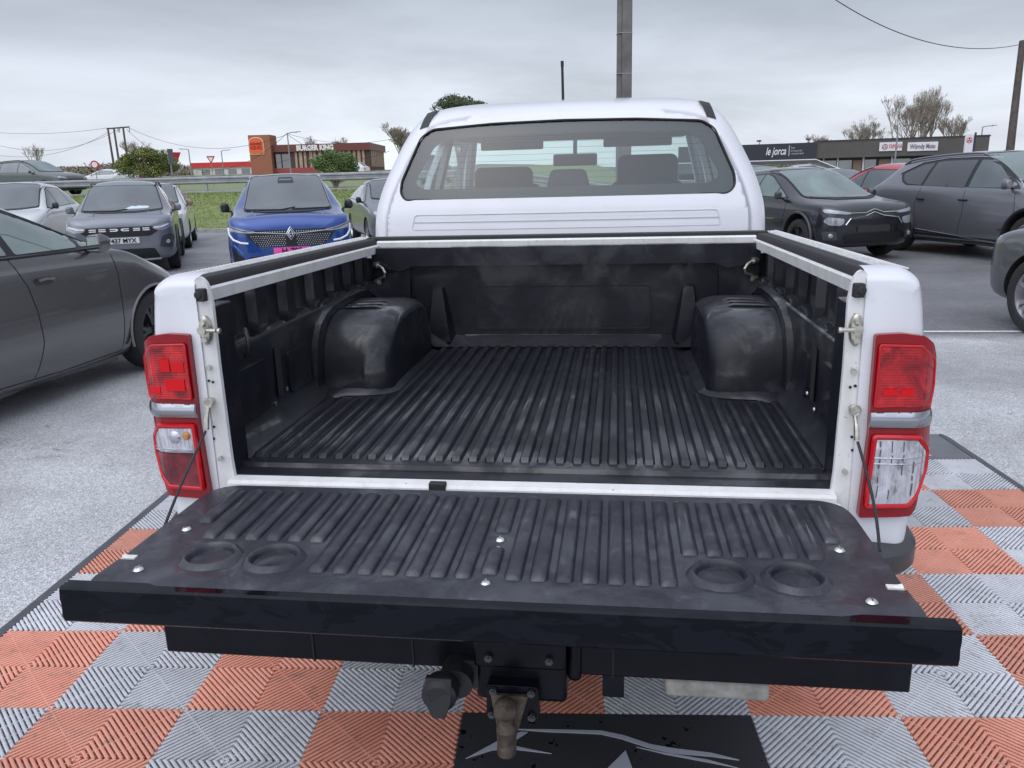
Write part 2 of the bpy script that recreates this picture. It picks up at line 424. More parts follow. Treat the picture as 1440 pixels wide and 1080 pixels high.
dark = ASP.mix(1., ASP.mix(1., dk, gap, 'MULTIPLY'), big, 'MULTIPLY')
# old light asphalt near, newer dark asphalt beyond the joint
wob = am('MULTIPLY', ASP.noise(.5, 4, .6), .5)
jn = am('ADD', am('SUBTRACT', sp.outputs[1], 5.9), wob)
fR = ASP.ramp(jn, [(0, 0.), (.35, 1.)])
jl = am('ADD', am('SUBTRACT', sp.outputs[1], 9.0), am('MULTIPLY', ASP.noise(.35, 3, .6), 3.))
fL = ASP.ramp(jl, [(0, 0.), (1., .8)])
side = ASP.ramp(sp.outputs[0], [(0, 0.), (.5, 1.)])
road = ASP.mix(ASP.mix(side, fL, fR), light, dark)
st1 = ASP.ramp(ASP.noise(1.1, 7, .66, .8, 'Object', None, (3, 7, 0)), [(.52, 0.), (.64, .32)])
road = ASP.mix(st1, road, (.19, .19, .195))
st2 = ASP.ramp(ASP.noise(4.2, 3, .5, .2, 'Object', None, (1, 2, 0)), [(.70, 0.), (.74, .5)])
road = ASP.mix(st2, road, (.12, .12, .12))
crack = ASP.ramp(ASP.noise(1.6, 9, .75, 1.4), [(.485, 0.), (.497, 1.), (.503, 1.), (.515, 0.)])
cm = ASP.ramp(ASP.noise(.7, 3, .5), [(.62, 0.), (.72, 1.)])
road = ASP.mix(am('MULTIPLY', am('MULTIPLY', crack, cm), .8), road, (.04, .042, .035))
# grass bank and fields beyond the kerb line
dl = am('ADD', am('MULTIPLY', sp.outputs[0], .129), am('MULTIPLY', sp.outputs[1], .9916))
gf = ASP.ramp(am('SUBTRACT', dl, 20.7), [(0, 0.), (.02, 1.)])
lf = ASP.ramp(am('MULTIPLY', am('SUBTRACT', 7., sp.outputs[0]), .5), [(0, 0.), (1, 1.)])
gn = ASP.ramp(ASP.noise(5, 8, .75, .4), [(.3, (.10, .14, .03)), (.5, (.16, .21, .05)), (.7, (.28, .30, .10))])
road2 = ASP.ramp(am('MULTIPLY', am('SUBTRACT', dl, 27.5), .1), [(0, 0.), (.1, 1.), (.85, 1.), (1., .15)])
beyond = ASP.mix(road2, gn, ASP.mix(1., (.16, .16, .165), big, 'MULTIPLY'))
allc = ASP.mix(am('MULTIPLY', gf, lf), road, beyond)
ASP.set(base=allc, rough=ASP.ramp(ASP.noise(1.7, 5, .6), [(.35, .42), (.65, .72)]), spec=.6)
_n = ASP.bump(vor.outputs['Distance'], .8, .006); ASP = ASP.m
g = MB()
xs = sorted(set([-1500, -900, -500, -300, -200, -140, -100, -75, -55]+[-42+i*2 for i in range(0, 42)]+[50, 70, 100, 150, 250, 500, 900, 1500]))
ys = sorted(set([-60, -20, -5, 0, 5, 10, 15]+[18+i*.6 for i in range(0, 30)]+[38, 42, 48, 55, 65, 80, 100, 120, 150, 200, 300, 600, 1200, 2500]))
vs = [(x, y, height(x, y)) for y in ys for x in xs]; nx = len(xs)
g.add(vs, [(j*nx+i, j*nx+i+1, (j+1)*nx+i+1, (j+1)*nx+i) for j in range(len(ys)-1) for i in range(nx-1)])
tag(g.build('ground', ASP, ang=60, fix=False), kind='structure')
# kerb along the foot of the grass bank
kb = MB(); pts = [(-60+i*2, (20.76-.129*(-60+i*2))/.9916) for i in range(0, 36)]
for (x0, y0), (x1, y1) in zip(pts, pts[1:]):
    kb.add([(x0, y0-.12, 0), (x1, y1-.12, 0), (x1, y1-.12, .11), (x0, y0-.12, .11), (x0, y0+.06, .12), (x1, y1+.06, .12)], [(0, 1, 2, 3), (3, 2, 5, 4)])
tag(kb.build('kerb', simple('kerb_concrete', (.3, .3, .29), .8, bs=.4, bscale=20, var=.3)), kind='structure')
# painted bay lines on the asphalt
LP = simple('worn_line_paint', (.62, .62, .62), .6, var=.2, vscale=30)
ln = MB()
ln.box(1.5, 5.8, 6.0, 6.07, .004, .0045)
tag(ln.build('painted_line', LP, fix=False), kind='structure')
# grass blades on the bank
gb = MB(); rnd = random.Random(5)
for i in range(42000):
    x = rnd.uniform(-24, -3.5); d = 20.8+5.6*rnd.random()**1.2; y = (d-.129*x)/.9916; z = height(x, y)
    a = rnd.uniform(0, pi); h = rnd.uniform(.02, .055); w = rnd.uniform(.008, .02)
    gb.add([(x-w*cos(a), y-w*sin(a), z-.01), (x+w*cos(a), y+w*sin(a), z-.01), (x+rnd.uniform(-.05, .05), y+rnd.uniform(-.05, .05), z+h)], [(0, 1, 2)])
GR = MT('grass_blades'); GR.set(base=GR.ramp(GR.noise(1.6, 6, .7), [(.32, (.11, .16, .035)), (.5, (.19, .24, .06)), (.7, (.32, .34, .12))]), rough=.7); GR = GR.m
tag(gb.build('grass', GR, ang=0, fix=False), 'short green grass on the bank below the guardrail', 'grass', kind='stuff')

# ------------------------------------------------------------------ interlocking floor tiles under the truck
TS, TX, TY, TA = .4108, -.2096, .2481, radians(4.5589)
def tmat(name, a, b, wear):
    t = MT(name); oi = t.n('ShaderNodeObjectInfo')
    wp_ = t.n('ShaderNodeNewGeometry')
    def wn2(sc, d):
        n = t.n('ShaderNodeTexNoise'); n.inputs['Scale'].default_value = sc; n.inputs['Detail'].default_value = d; n.inputs['Roughness'].default_value = .68; t.l.new(wp_.outputs['Position'], n.inputs['Vector']); return n.outputs[0]
    c = t.mix(t.ramp(wn2(6, 7), [(.35, 0.), (.7, 1.)]), a, b)
    c = t.mix(t.ramp(wn2(1.3, 6), [(.48, 0.), (.78, .25)]), c, tuple(x*.55+.05 for x in a))
    dirt = t.ramp(wn2(26, 6), [(.55, 0.), (.70, wear)])
    c = t.mix(dirt, c, (.16, .15, .13))
    hv = t.n('ShaderNodeHueSaturation'); t.l.new(c, hv.inputs['Color'])
    t.l.new(t.ramp(oi.outputs['Random'], [(0, .84), (1, 1.12)]), hv.inputs['Value'])
    t.set(base=hv.outputs[0], rough=.42, spec=.55); t.bump(t.noise(140, 3, .6), .2, .002); return t.m
TOR = tmat('orange_tile_plastic', (.66, .265, .18), (.74, .34, .245), .5)
TGR = tmat('grey_tile_plastic', (.50, .51, .54), (.63, .64, .675), .55)
def tile_mesh(name, m):
    mb = MB(); q = TS/2-.0012; H = .017; wt = .0036; wb = .0046
    def clip(c, sgn, x0, y0):       # line sgn*x - y = c clipped to the square [x0,x0+q]x[y0,y0+q]
        pts = []
        for x in (x0, x0+q):
            y = sgn*x-c
            if y0-1e-9 <= y <= y0+q+1e-9: pts.append((x, y))
        for y in (y0, y0+q):
            x = (y+c)*sgn
            if x0+1e-9 < x < x0+q-1e-9: pts.append((x, y))
        return pts[:2] if len(pts) >= 2 else None
    def bar(a, b, wt, wb, z0, z1):
        a = Vector((*a, 0)); b = Vector((*b, 0)); d = (b-a)
        if d.length < .006: return
        d.normalize(); p = Vector((-d.y, d.x, 0)); e = d*.0004
        prof = [(-wb, z0), (-wb, z1-.0016), (-wt*.55, z1), (wt*.55, z1), (wb, z1-.0016), (wb, z0)]
        mb.loft([[P+p*u+Vector((0, 0, z)) for u, z in prof] for P in (a+e, b-e)])
    pitch = .0196
    for qx, qy, sg in ((0, 0, -1), (1, 1, -1), (0, 1, 1), (1, 0, 1)):
        x0 = .0006+qx*TS/2; y0 = .0006+qy*TS/2
        k0 = sg*x0-y0
        lo, hi = (k0-q, k0+q) if sg > 0 else (k0-2*q, k0)
        c = lo+pitch*.5
        while c < hi:
            s = clip(c, sg, x0, y0)
            if s: bar(s[0], s[1], wt, wb, .002, H)
            c += pitch
        cx, cy = x0+q/2, y0+q/2     # connector webs across the ribs, on and beside the quarter's diagonal
        for off, z1 in ((0, H-.0012), (.05, H-.006), (-.05, H-.006)):
            l = q/2-abs(off)*.7-.002
            px, py = cx+off*.707, cy+off*.707*sg
            bar((px-l, py+sg*l), (px+l, py-sg*l), .0008, .0016, .003, z1)
    # outer frame of the tile
    for a, b in (((.001, .0015), (TS-.002, .0015)), ((.001, TS-.0027), (TS-.002, TS-.0027)), ((.0015, .001), (.0015, TS-.002)), ((TS-.0027, .001), (TS-.0027, TS-.002)),
                 ((.001, TS/2), (TS-.002, TS/2)), ((TS/2, .001), (TS/2, TS-.002))):
        bar(a, b, .0009, .0011, .001, H-.005)
    o = mb.build(name, m, ang=25, fix=False); return o
def tile_xy(i, j):
    X, Y = TS*i, TS*j
    return (TX+cos(TA)*X-sin(TA)*Y, TY+sin(TA)*X+cos(TA)*Y)
_to = tile_mesh('orange_floor_tile', TOR); _tg = tile_mesh('grey_floor_tile', TGR); _used = set()
GZ = .004
for j in range(-2, 5):
    for i in range(-4, 6):
        if 0 <= i < 2 and j in (-1,-2): continue
        org = (i+j) % 2 == 0
        src = _to if org else _tg
        if src in _used: o = src.copy(); COL.objects.link(o)
        else: o = src; _used.add(src)
        x, y = tile_xy(i, j); o.location = (x, y, GZ); o.rotation_euler = (0, 0, TA)
        if org: tag(o, 'orange ribbed plastic floor tile in the chequered mat', 'floor tile', 'orange tiles of the chequered mat', 'thing')
        else: tag(o, 'grey ribbed plastic floor tile in the chequered mat', 'floor tile', 'grey tiles of the chequered mat', 'thing')
MATD = simple('dark_mat_rubber', (.075, .078, .09), .5, bs=.2, bscale=60, var=.2, vscale=20)
def tuv(x, y, z=0):       # point given in tile units
    a, b = tile_xy(x, y); return (a, b, z)
def border(name, p, q_, label):
    m = MB(); (x0, y0), (x1, y1) = p, q_
    dx, dy = x1-x0, y1-y0; l = math.hypot(dx, dy); nx_, ny_ = dy/l, -dx/l; w = .15
    rows = []
    for X, Y in (p, q_):
        rows.append([tuv(X, Y, GZ+.001), tuv(X, Y, GZ+.017), tuv(X+nx_*.05, Y+ny_*.05, GZ+.017), tuv(X+nx_*w, Y+ny_*w, .002)])
    m.loft(rows, caps=True)
    return tag(m.build(name, MATD), label, 'edging strip')
border('mat_edging', (-4, 6.0), (-4, -2), 'dark ramped edging strip along the left side of the tiled mat')
border('mat_edging', (6, -2), (6, 6.0), 'dark ramped edging strip along the right side of the tiled mat')
# striped entrance panel at the far end of the mat, logo panel at the near end
panel = thing('striped_mat_panel', 'dark grey mat panel with white slanted stripes beyond the tiles', 'mat panel')
m = MB(); m.add([tuv(a, b, z) for z in (.003, GZ+.016) for a, b in ((-4, 5.01), (5.99, 5.01), (5.99, 6), (-4, 6))], [(3,2,1,0), (4,5,6,7), (0,1,5,4), (1,2,6,5), (2,3,7,6), (3,0,4,7)])
m.build('panel', simple('panel_grey', (.13, .135, .15), .45, bs=.2, bscale=80, var=.15), panel)
m = MB()
for k in range(9):
    x = 5.45-k*.20
    m.add([tuv(x, 5.12, GZ+.0185), tuv(x+.075, 5.12, GZ+.0185), tuv(x-.30, 5.75, GZ+.0185), tuv(x-.40, 5.75, GZ+.0185)], [(0, 1, 2, 3)])
m.build('stripe', simple('mat_white', (.72, .73, .75), .5), panel, fix=False)
logo = thing('logo_mat_panel', 'black rubber mat panel with a grey car outline logo under the tow hitch', 'mat panel')
m = MB(); m.add([tuv(a, b, z) for z in (.003, GZ+.016) for a, b in ((.005, -2), (1.995, -2), (1.995, -.008), (.005, -.008))], [(3,2,1,0), (4,5,6,7), (0,1,5,4), (1,2,6,5), (2,3,7,6), (3,0,4,7)])
LM = MT('logo_panel_rubber'); _s = LM.ramp(LM.noise(22, 3, .5), [(.66, 0.), (.68, 1.)])
LM.set(base=LM.mix(_s, (.028, .029, .033), (.006, .006, .007)), rough=LM.ramp(_s, [(0, .55), (1, .2)])); LM.bump(LM.noise(160, 4, .7), .5, .002)
m.build('panel', LM.m, logo)
LG = simple('logo_grey', (.36, .38, .43), .5)
def gp(u, v): q = atz(u, v, GZ+.018); return (q.x, q.y)
def flat(name, pl):
    mm = MB(); surf(mm, pl, lambda x, y, w: (x, y, GZ+.0185-w*.002), step=.05, back=False); mm.build(name, LG, logo, fix=False)
def stroke(mid, ws):
    L_, R_ = [], []
    for i, (p, w) in enumerate(zip(mid, ws)):
        a = Vector(mid[max(0, i-1)]); b = Vector(mid[min(len(mid)-1, i+1)]); d = (b-a).normalized(); n = Vector((-d.y, d.x))*w
        L_.append((p[0]+n.x, p[1]+n.y)); R_.append((p[0]-n.x, p[1]-n.y))
    return L_+R_[::-1]
flat('roof_line', stroke([(-.045, .187), (.04, .190), (.12, .194), (.19, .197), (.25, .183), (.32, .155), (.38, .143), (.48, .138), (.55, .125)], [.001, .005, .006, .007, .008, .008, .010, .007, .001]))
flat('nose_line', [(-.03, .178), (-.075, .150), (-.12, .105), (-.165, .06), (-.10, .098), (-.055, .108), (.06, .101), (-.03, .118), (-.055, .128), (-.012, .178)])
flat('fin', [(.256, .132), (.205, .055), (.275, .06)])
flat('fin', [(.285, .148), (.35, .135), (.47, .118), (.545, .095), (.45, .112), (.36, .128)])

# ------------------------------------------------------------------ the pickup
TRK = thing('pickup_truck', 'white double cab pickup with its tailgate lowered and black bed liner', 'pickup truck')
def P(name, mb, mat, parent=None, **k): return mb.build(name, mat, parent or TRK, **k)
def cr_(pl, n=4):
    o = []
    for i in range(len(pl)-1):
        p0 = pl[max(0, i-1)]; p1 = pl[i]; p2 = pl[i+1]; p3 = pl[min(len(pl)-1, i+2)]
        for k in range(n):
            t = k/n
            o.append(tuple(.5*((2*b)+(-a+c)*t+(2*a-5*b+4*c-d)*t*t+(-a+3*b-3*c+d)*t**3) for a, b, c, d in zip(p0, p1, p2, p3)))
    return o+[pl[-1]]
OUT = [(.6, .845), (.7, .868), (.78, .870), (.85, .880), (.93, .886), (1.0, .882), (1.1, .873), (1.18, .862), (1.25, .852), (1.285, .840), (1.303, .822), (1.312, .800), (1.314, .77)]
OUT = cr_(OUT, 3)
def ox(z): return interp(z, [(a, b) for a, b in OUT])
for s in (-1, 1):
    # rear corner post and outer bedside: rounded corner lofted over the outer profile
    prof = [(.722, 1.312)]+[(x, z) for z, x in OUT[::-1]]
    fine = []
    fine = list(OUT)
    mb = MB(); r = .04; rings = []
    for k in range(8):
        t = k/7*pi/2; ins = r*(1-sin(t)); y = r*(1-cos(t))*1.6
        rings.append([(s*(.733), y*0+.004, fine[0][0])]+[(s*(x-ins*(1-.9*smooth((z-1.25)/.062))), y, z-ins*.7*smooth((z-1.25)/.062)) for z, x in fine]+[(s*.726, y, 1.314-ins*.7)])
    mb.loft([[q[i] for q in [rg]][0] if False else rg for i, rg in enumerate(rings)], closed=False, caps=False)
    mb.add([rings[0][i] for i in range(len(rings[0]))], [tuple(range(len(rings[0])))])
    P('rear_quarter', mb, WHITE, ang=50)
    # bedside skin with the wheel opening
    def mp(y, z, w, s=s): return (s*(ox(z)-w*.03), y, z)
    mb = MB(); wh = [(1.13+.46*cos(a), .44+.46*sin(a)) for a in [pi-.36-(pi-.72)*k/14 for k in range(15)]]
    o = [(.064, .6)]+wh+[(1.57, .6), (1.57, 1.272), (.064, 1.298)]
    surf(mb, o, mp, step=.09); P('bedside', mb, WHITE, ang=50)
    # jamb: the inner post face that the tailgate shuts against
    mb = MB()
    def jz(z): return .700 if z > .86 else .690
    jp = [(.690, .775), (.745, .775), (.742, .87), (.744, 1.0), (.744, 1.18), (.735, 1.26), (.729, 1.303), (.716, 1.313), (.704, 1.295), (.697, 1.25), (.699, 1.1), (.698, .98), (.697, .87), (.694, .82)]
    def mj(x, z, w, s=s): return (s*x, .006+.012*w+.010*smooth((.722-x)/.02), z)
    surf(mb, rpoly(jp, .008, 2), mj, step=.02); J = P('tailgate_jamb', mb, JAMB, ang=40)
    # inner return of the post
    mb = MB(); mb.box(s*.7015, s*.742, .019, .115, .80, 1.240); P('post_return', mb, LINER, bevel=.003)
    # striker, bump stop, bolts
    mb = MB(); mb.loft([[(s*(.713+.012*c*k), yy, 1.188+.034*sn*k) for c, sn in [(cos(2*pi*i/18), sin(2*pi*i/18)) for i in range(18)]] for k, yy in ((1., .02), (1., -.001), (.86, -.004))], caps=True)
    mb.cyl((s*.713, -.004, 1.208), (s*.713, -.013, 1.208), .007, n=6); mb.cyl((s*.713, -.004, 1.168), (s*.713, -.013, 1.168), .007, n=6)
    mb.cyl((s*.713, -.012, 1.191), (s*.678, -.016, 1.191), .0048, n=8); mb.cyl((s*.713, -.004, 1.191), (s*.713, -.02, 1.191), .010, n=10)
    mb.lathe([(0, 0), (.006, 0), (.006, .006), (0, .006)], (s*.674, -.016, 1.191), 'x', 8)
    P('striker', mb, ZINC, J)
    mb = MB(); mb.box(s*.700, s*.722, -.010, .008, 1.256, 1.285); mb.cyl((s*.715, .008, 1.271), (s*.715, -.013, 1.271), .013, .009, n=12)
    P('bump_stop', mb, RUBBER, J, bevel=.003)
    for z, rr in ((1.10, .006), (.876, .0055)):
        mb = MB(); mb.cyl((s*.716, .006, z), (s*.716, -.004, z), rr, n=6); P('bolt', mb, ZINC, J)
    for x, z in ((.712, 1.065), (.722, 1.068), (.724, .955), (.728, .925)): P('drain_hole', MB().cyl((s*x, .004, z), (s*x, .0045-.002, z), .0032, n=8), GUNK, J, fix=False)
    # top rail: white inner flange, black gasket strip, ribbed track
    def rz(y): return 1.290-.0145*y
    mb = MB(); n = 14
    ys_ = [.022+(1.495-.022)*k/n for k in range(n+1)]
    mb.loft([[(s*.748, y, rz(y)-.048), (s*.745, y, rz(y)-.019), (s*.750, y, rz(y)-.014), (s*.775, y, rz(y)-.013), (s*.775, y, rz(y)-.052)] for y in ys_])
    P('inner_flange', mb, JAMB, ang=40)
    mb = MB(); mb.loft([[(s*.753, y, rz(y)-.0135), (s*.755, y, rz(y)+.001), (s*.762, y, rz(y)+.008), (s*.798, y, rz(y)+.008), (s*.80, y, rz(y))] for y in [.06]+ys_[1:]+[1.55]])
    P('rail_gasket', mb, RUBBER, ang=40)
    mb = MB(); mb.loft([[(s*.799, y, rz(y)-.004), (s*.799, y, rz(y)+.010), (s*.806, y, rz(y)+.014), (s*.812, y, rz(y)+.010), (s*.818, y, rz(y)+.015), (s*.826, y, rz(y)+.013), (s*.832, y, rz(y)+.006), (s*.838, y, rz(y)-.006)] for y in [.075]+ys_[1:]+[1.56]])
    tr = P('rail_track', mb, ALU, ang=25)
    mb = MB()
    for k in range(74): mb.box(s*.8255, s*.8345, .09+k*.0198, .0985+k*.0198, rz(.09+k*.0198)-.002, rz(.09+k*.0198)+.016)
    P('rail_ribs', mb, simple('track_white', (.7, .7, .7), .5), tr, fix=False)
    mb = MB(); mb.box(s*.765, s*.826, .05, .085, 1.292, 1.306); P('rail_end_cap', mb, BLACKP, bevel=.006)
    # bumper corner and lower skirt
    mb = MB(); rings = []
    for z, e in ((.632, -.035), (.642, -.008), (.655, 0), (.695, 0), (.71, -.012), (.716, -.05)):
        rings.append([(s*.60, -.055-e, z)]+[(s*(.60+(.305+e)*sin(a)**.55), .18-(.235+e)*cos(a)**.55, z) for a in [k/12*pi/2 for k in range(1, 13)]]+[(s*(.935+e), .42, z), (s*.60, .42, z)])
    mb.loft(rings); P('bumper_corner', mb, simple('bumper_black', (.045, .047, .052), .38, bs=.15, bscale=220), ang=40)
    mb = MB(); mb.loft([[(s*.70, .02, z), (s*(x-.03), .02, z), (s*x, .05, z), (s*x, .42, z), (s*.70, .42, z)] for z, x in ((.50, .84), (.62, .866), (.70, .870), (.78, .869))])
    P('lower_quarter', mb, WHITE, ang=30)
# sill and front header of the bed
mb = MB(); mb.loft([[(x, -.014, .800), (x, -.012, .818), (x, -.004, .824), (x, .030, .824), (x, .030, .800)] for x in (-.70, .70)]); P('bed_sill', mb, JAMB, ang=30)
mb = MB(); mb.box(-.70, .70, .0, .5, .60, .80); mb.box(-.8, .8, .5, 1.5, .66, .80); P('bed_underframe', mb, BLACKM)
mb = MB(); mb.loft([[(-.775+0*k, 1.497, z) if 0 else (x, y, z) for (y, z) in ((1.497, 1.236), (1.494, 1.262), (1.500, 1.268), (1.56, 1.268), (1.56, 1.222))] for k, x in enumerate((-.752, .752))]); P('bed_header', mb, JAMB, ang=30)
mb = MB(); mb.box(-.80, .80, 1.515, 1.585, 1.266, 1.281); P('cab_gasket', mb, RUBBER, bevel=.003)

P('sill_stop', MB().box(-.205, -.165, -.016, .004, .812, .832), RUBBER, bevel=.003)
# ---- bed liner
LNR = MB()
FZ = .838
LNR.add([(-.72, .03, FZ-.012), (.72, .03, FZ-.012), (.72, .075, FZ-.010), (-.72, .075, FZ-.010), (-.72, .082, FZ), (.72, .082, FZ), (.72, 1.50, FZ), (-.72, 1.50, FZ)], [(0, 1, 2, 3), (3, 2, 5, 4), (4, 5, 6, 7)])
LNR.add([(-.72, .03, FZ-.03), (.72, .03, FZ-.03), (.72, .03, FZ-.012), (-.72, .03, FZ-.012)], [(0, 1, 2, 3)])
def rrib(mb, x, y0, y1, z, wb, h, e=.016):
    pr = [(wb*cos(a), h*max(0, sin(a))**.8) for a in [pi-k*pi/8 for k in range(9)]]
    mb.loft([[(x+u*q, y, z+hh*k-.0005) for u, hh in pr] for y, k, q in ((y0, 0, .8), (y0+e*.25, .6, .9), (y0+e*.7, .92, .98), (y0+e*1.2, 1, 1), (y1-e, 1, 1), (y1-e*.4, .8, 1), (y1, 0, .95))])
def rib(mb, x, y0, y1, z, wb, wt, h, e=.012):
    pr = [(-wb, 0, 0), (-wt, h*.86, 1), (-wt*.75, h, 1), (wt*.75, h, 1), (wt, h*.86, 1), (wb, 0, 0)]
    R_ = []
    for y, k, i in ((y0, 0, 0), (y0+e*.7, .86, .7), (y0+e, 1, 1), (y1-e, 1, 1), (y1, 0, 0)):
        R_.append([(x+u*(.85+.15*i), y, z+min(hh, h*k)-.0005) for u, hh, _ in pr])
    mb.loft(R_)
for k in range(33):
    x = (k-16)*.04275+.004
    y1 = 1.435 if abs(x) < .46 else (.66 if abs(x) > .52 else .69)
    if .44 < abs(x) < .50: y1 = .74 if abs(x) > .47 else 1.40
    rib(LNR, x, .118, y1, FZ, .0150, .0100, .0125)
for s in (-1, 1):
    # chamfer and lower wall, ledge, upper wall
    wall = [(.694, FZ+.001), (.700, FZ+.003), (.738, .898), (.744, .925), (.741, 1.05), (.738, 1.098), (.741, 1.108), (.748, 1.112), (.762, 1.106), (.792, 1.108), (.799, 1.125), (.800, 1.25)]
    LNR.loft([[(s*x, y, z) for x, z in wall] for y in (.105, .4, .8, 1.2, 1.505)], closed=False, caps=False)
    LNR.add([(s*x, .105, z) for x, z in wall[1:]]+[(s*.735, .105, 1.243)], [tuple(range(len(wall)))])
    # upright pads of the upper wall and the scallops at their feet
    for y0, y1 in ((.17, .27), (.40, .47), (.61, .67), (.83, .885), (1.02, 1.07), (1.2, 1.24), (1.35, 1.39)):
        def pm(y, z, w, s=s): return (s*(.776+.026*w-.002*sin((z-1.1)*20)), y+(.012*w*(1 if y > (y0+y1)/2 else -1)), z)
        surf(LNR, rpoly([(y0, 1.10), (y1, 1.10), (y1, 1.242), (y0, 1.242)], .006, 2), pm, step=.03, back=False)
    for y0, y1 in ((.14, .33), (.38, .56), (.61, .77), (.82, .97), (1.02, 1.14), (1.2, 1.3), (1.34, 1.43)):
        rr = []
        for k in range(9):
            t = k/8; w = .004+.020*min(1, sin(pi*t)*1.6); rr.append([(s*(.752+.046*a), y0+(y1-y0)*t, 1.100+w*b) for a, b in ((0, 0), (.12, .75), (.4, 1), (1, 1.05), (1, 0))])
        LNR.loft(rr)
    # raised panels between the slots of the lower wall
    for pl in ([(.135, .905), (.345, .905), (.352, 1.045), (.16, 1.045)], [(.49, .905), (.655, .905), (.655, 1.028), (.49, 1.028)]):
        def pm(y, z, w, s=s): return (s*(interp(z, [(a[1], a[0]) for a in wall[2:6]])-.007*(1-w)+.001), y, z)
        surf(LNR, rpoly(pl, .014, 3), pm, step=.03, back=False)
    def pm(y, z, w, s=s): return (s*(interp(z, [(a[1], a[0]) for a in wall[2:6]])-.0015*(1-w)), y, z)
    # wheel box
    prof = [(.722, FZ), (.724, .90), (.733, .955), (.752, 1.005), (.785, 1.045), (.83, 1.070), (.89, 1.082), (1.0, 1.088), (1.14, 1.088), (1.23, 1.078), (1.29, 1.045), (1.335, .99), (1.355, .92), (1.36, FZ)]
    cx_, cz_ = 1.04, .90
    rr = []
    for x, q in ((.745, 0), (.60, 0), (.575, .002), (.55, .010), (.530, .024), (.514, .044), (.505, .066), (.501, .09)):
        rr.append([(s*x, y+(cx_-y)*q*1.9*(1 if y < 1.0 else .8), FZ+(z-FZ)*(1-q*1.5)) for y, z in prof])
    LNR.loft(rr, closed=False, caps=False)
    LNR.add([v for v in rr[-1]], [tuple(range(len(prof)))])
    for y in (.93, .99, 1.05):
        LNR.tube([(s*.735, y, 1.083), (s*.68, y, 1.0885), (s*.60, y+.01, 1.089), (s*.55, y+.02, 1.073), (s*.525, y+.02, 1.05)], [.003, .006, .007, .006, .002], n=6)
    # flange of the wheel box on the wall and on the floor
    op = [(cx_+(y-cx_)*1.14-.015*(y < .8), FZ+(z-FZ)*1.10) for y, z in prof]
    LNR.loft([[(s*.722, y, z) for y, z in op], [(s*.722, y, z) for y, z in [(cx_+(y-cx_)*1.02, FZ+(z-FZ)*1.01) for y, z in prof]]], closed=False, caps=False)
    LNR.loft([[(s*.748, cx_+(y-cx_)*1.19, FZ+(z-FZ)*1.13) for y, z in prof], [(s*.722, y, z) for y, z in op]], closed=False, caps=False)
    fl = [(.742, .655), (.700, .650), (.655, .672), (.645, .690), (.56, .700), (.505, .725), (.482, .765), (.470, .85), (.466, 1.25), (.475, 1.36), (.53, 1.42)]
    fi = [(.742, .725), (.700, .724), (.66, .724), (.60, .724), (.55, .735), (.525, .755), (.508, .79), (.502, .85), (.500, 1.22), (.505, 1.30), (.56, 1.37)]
    LNR.loft([[(s*x, y, FZ+.002) for x, y in fl], [(s*(x+(a-x)*.25), y+(b-y)*.25, FZ+.008) for (x, y), (a, b) in zip(fl, fi)], [(s*x, y, FZ+.020) for x, y in fi]], closed=False, caps=False)
    # front corner gusset above the wheel box
    LNR.add([(s*.742, 1.30, 1.10), (s*.742, 1.50, 1.115), (s*.66, 1.50, 1.02), (s*.66, 1.36, 1.00), (s*.742, 1.38, .99)], [(0, 1, 2, 3), (0, 3, 4)])
    # base gusset of the bulkhead
    LNR.add([(s*.36, 1.44, FZ+.004), (s*.455, 1.43, FZ+.004), (s*.50, 1.36, FZ+.02), (s*.60, 1.36, .93), (s*.60, 1.50, .95), (s*.49, 1.50, .885), (s*.36, 1.50, .872)], [(0, 1, 5, 6), (1, 2, 3), (1, 3, 4, 5)])
liner = P('bed_liner', LNR, LINER, ang=38, fix=False)
for s in (-1, 1):
    for y, z in ((.375, .905), (.46, .925), (.68, .905), (.66, .845)):
        mb = MB(); mb.lathe([(0, 0), (.007, 0), (.0055, -.0035), (0, -.004)], (s*(.735 if z > .86 else .70), y, z), 'x' if z > .86 else 'z', 10)
        if z > .86: P('liner_screw', mb, ZINC, liner)
    mb = MB()
    mb.box(s*.7365, s*.7395, .405, .440, .915, 1.058); P('slot', mb, GUNK, liner, bevel=.001)
# bulkhead
BH = MB()
BH.add([(-.80, 1.500, FZ), (.80, 1.500, FZ), (.80, 1.500, 1.20), (-.80, 1.500, 1.20)], [(0, 1, 2, 3)])
def bm(x, z, w): return (x, 1.452+.05*w+.012*smooth((z-1.18)/.05)*0, z)
surf(BH, rpoly([(-.765, 1.168), (-.64, 1.150), (-.60, 1.170), (.60, 1.170), (.64, 1.150), (.765, 1.168), (.765, 1.243), (-.765, 1.243)], .012, 3), bm, step=.06, back=False)
def bm2(x, z, w): return (x, 1.470+.032*w, z)
for s in (-1, 1):
    surf(BH, rpoly([(s*.765, .86), (s*.628, .86), (s*.612, 1.165), (s*.765, 1.165)], .01, 2), bm2, step=.06, back=False)
    pl = [(.438, .862), (.560, .862), (.525, 1.082), (.478, 1.082)]
    def bm3(x, z, w, s=s):
        k = (1-w); return (s*(x+(.5-x)*.22*k), 1.500-.055*k*(1-.35*smooth((z-.9)/.2)), z-.004*k)
    surf(BH, rpoly(pl, .008, 2), bm3, step=.03, back=False)
def bm4(x, z, w): return (x, 1.490+.012*w, z)
surf(BH, rpoly([(-.358, .902), (.358, .902), (.358, 1.086), (-.358, 1.086)], .018, 4), bm4, step=.06, back=False)
BH.add([(-.42, 1.438, FZ+.003), (.42, 1.438, FZ+.003), (.40, 1.497, .876), (-.40, 1.497, .876), (.40, 1.50, .88), (-.40, 1.50, .88)], [(0, 1, 2, 3), (3, 2, 4, 5)])
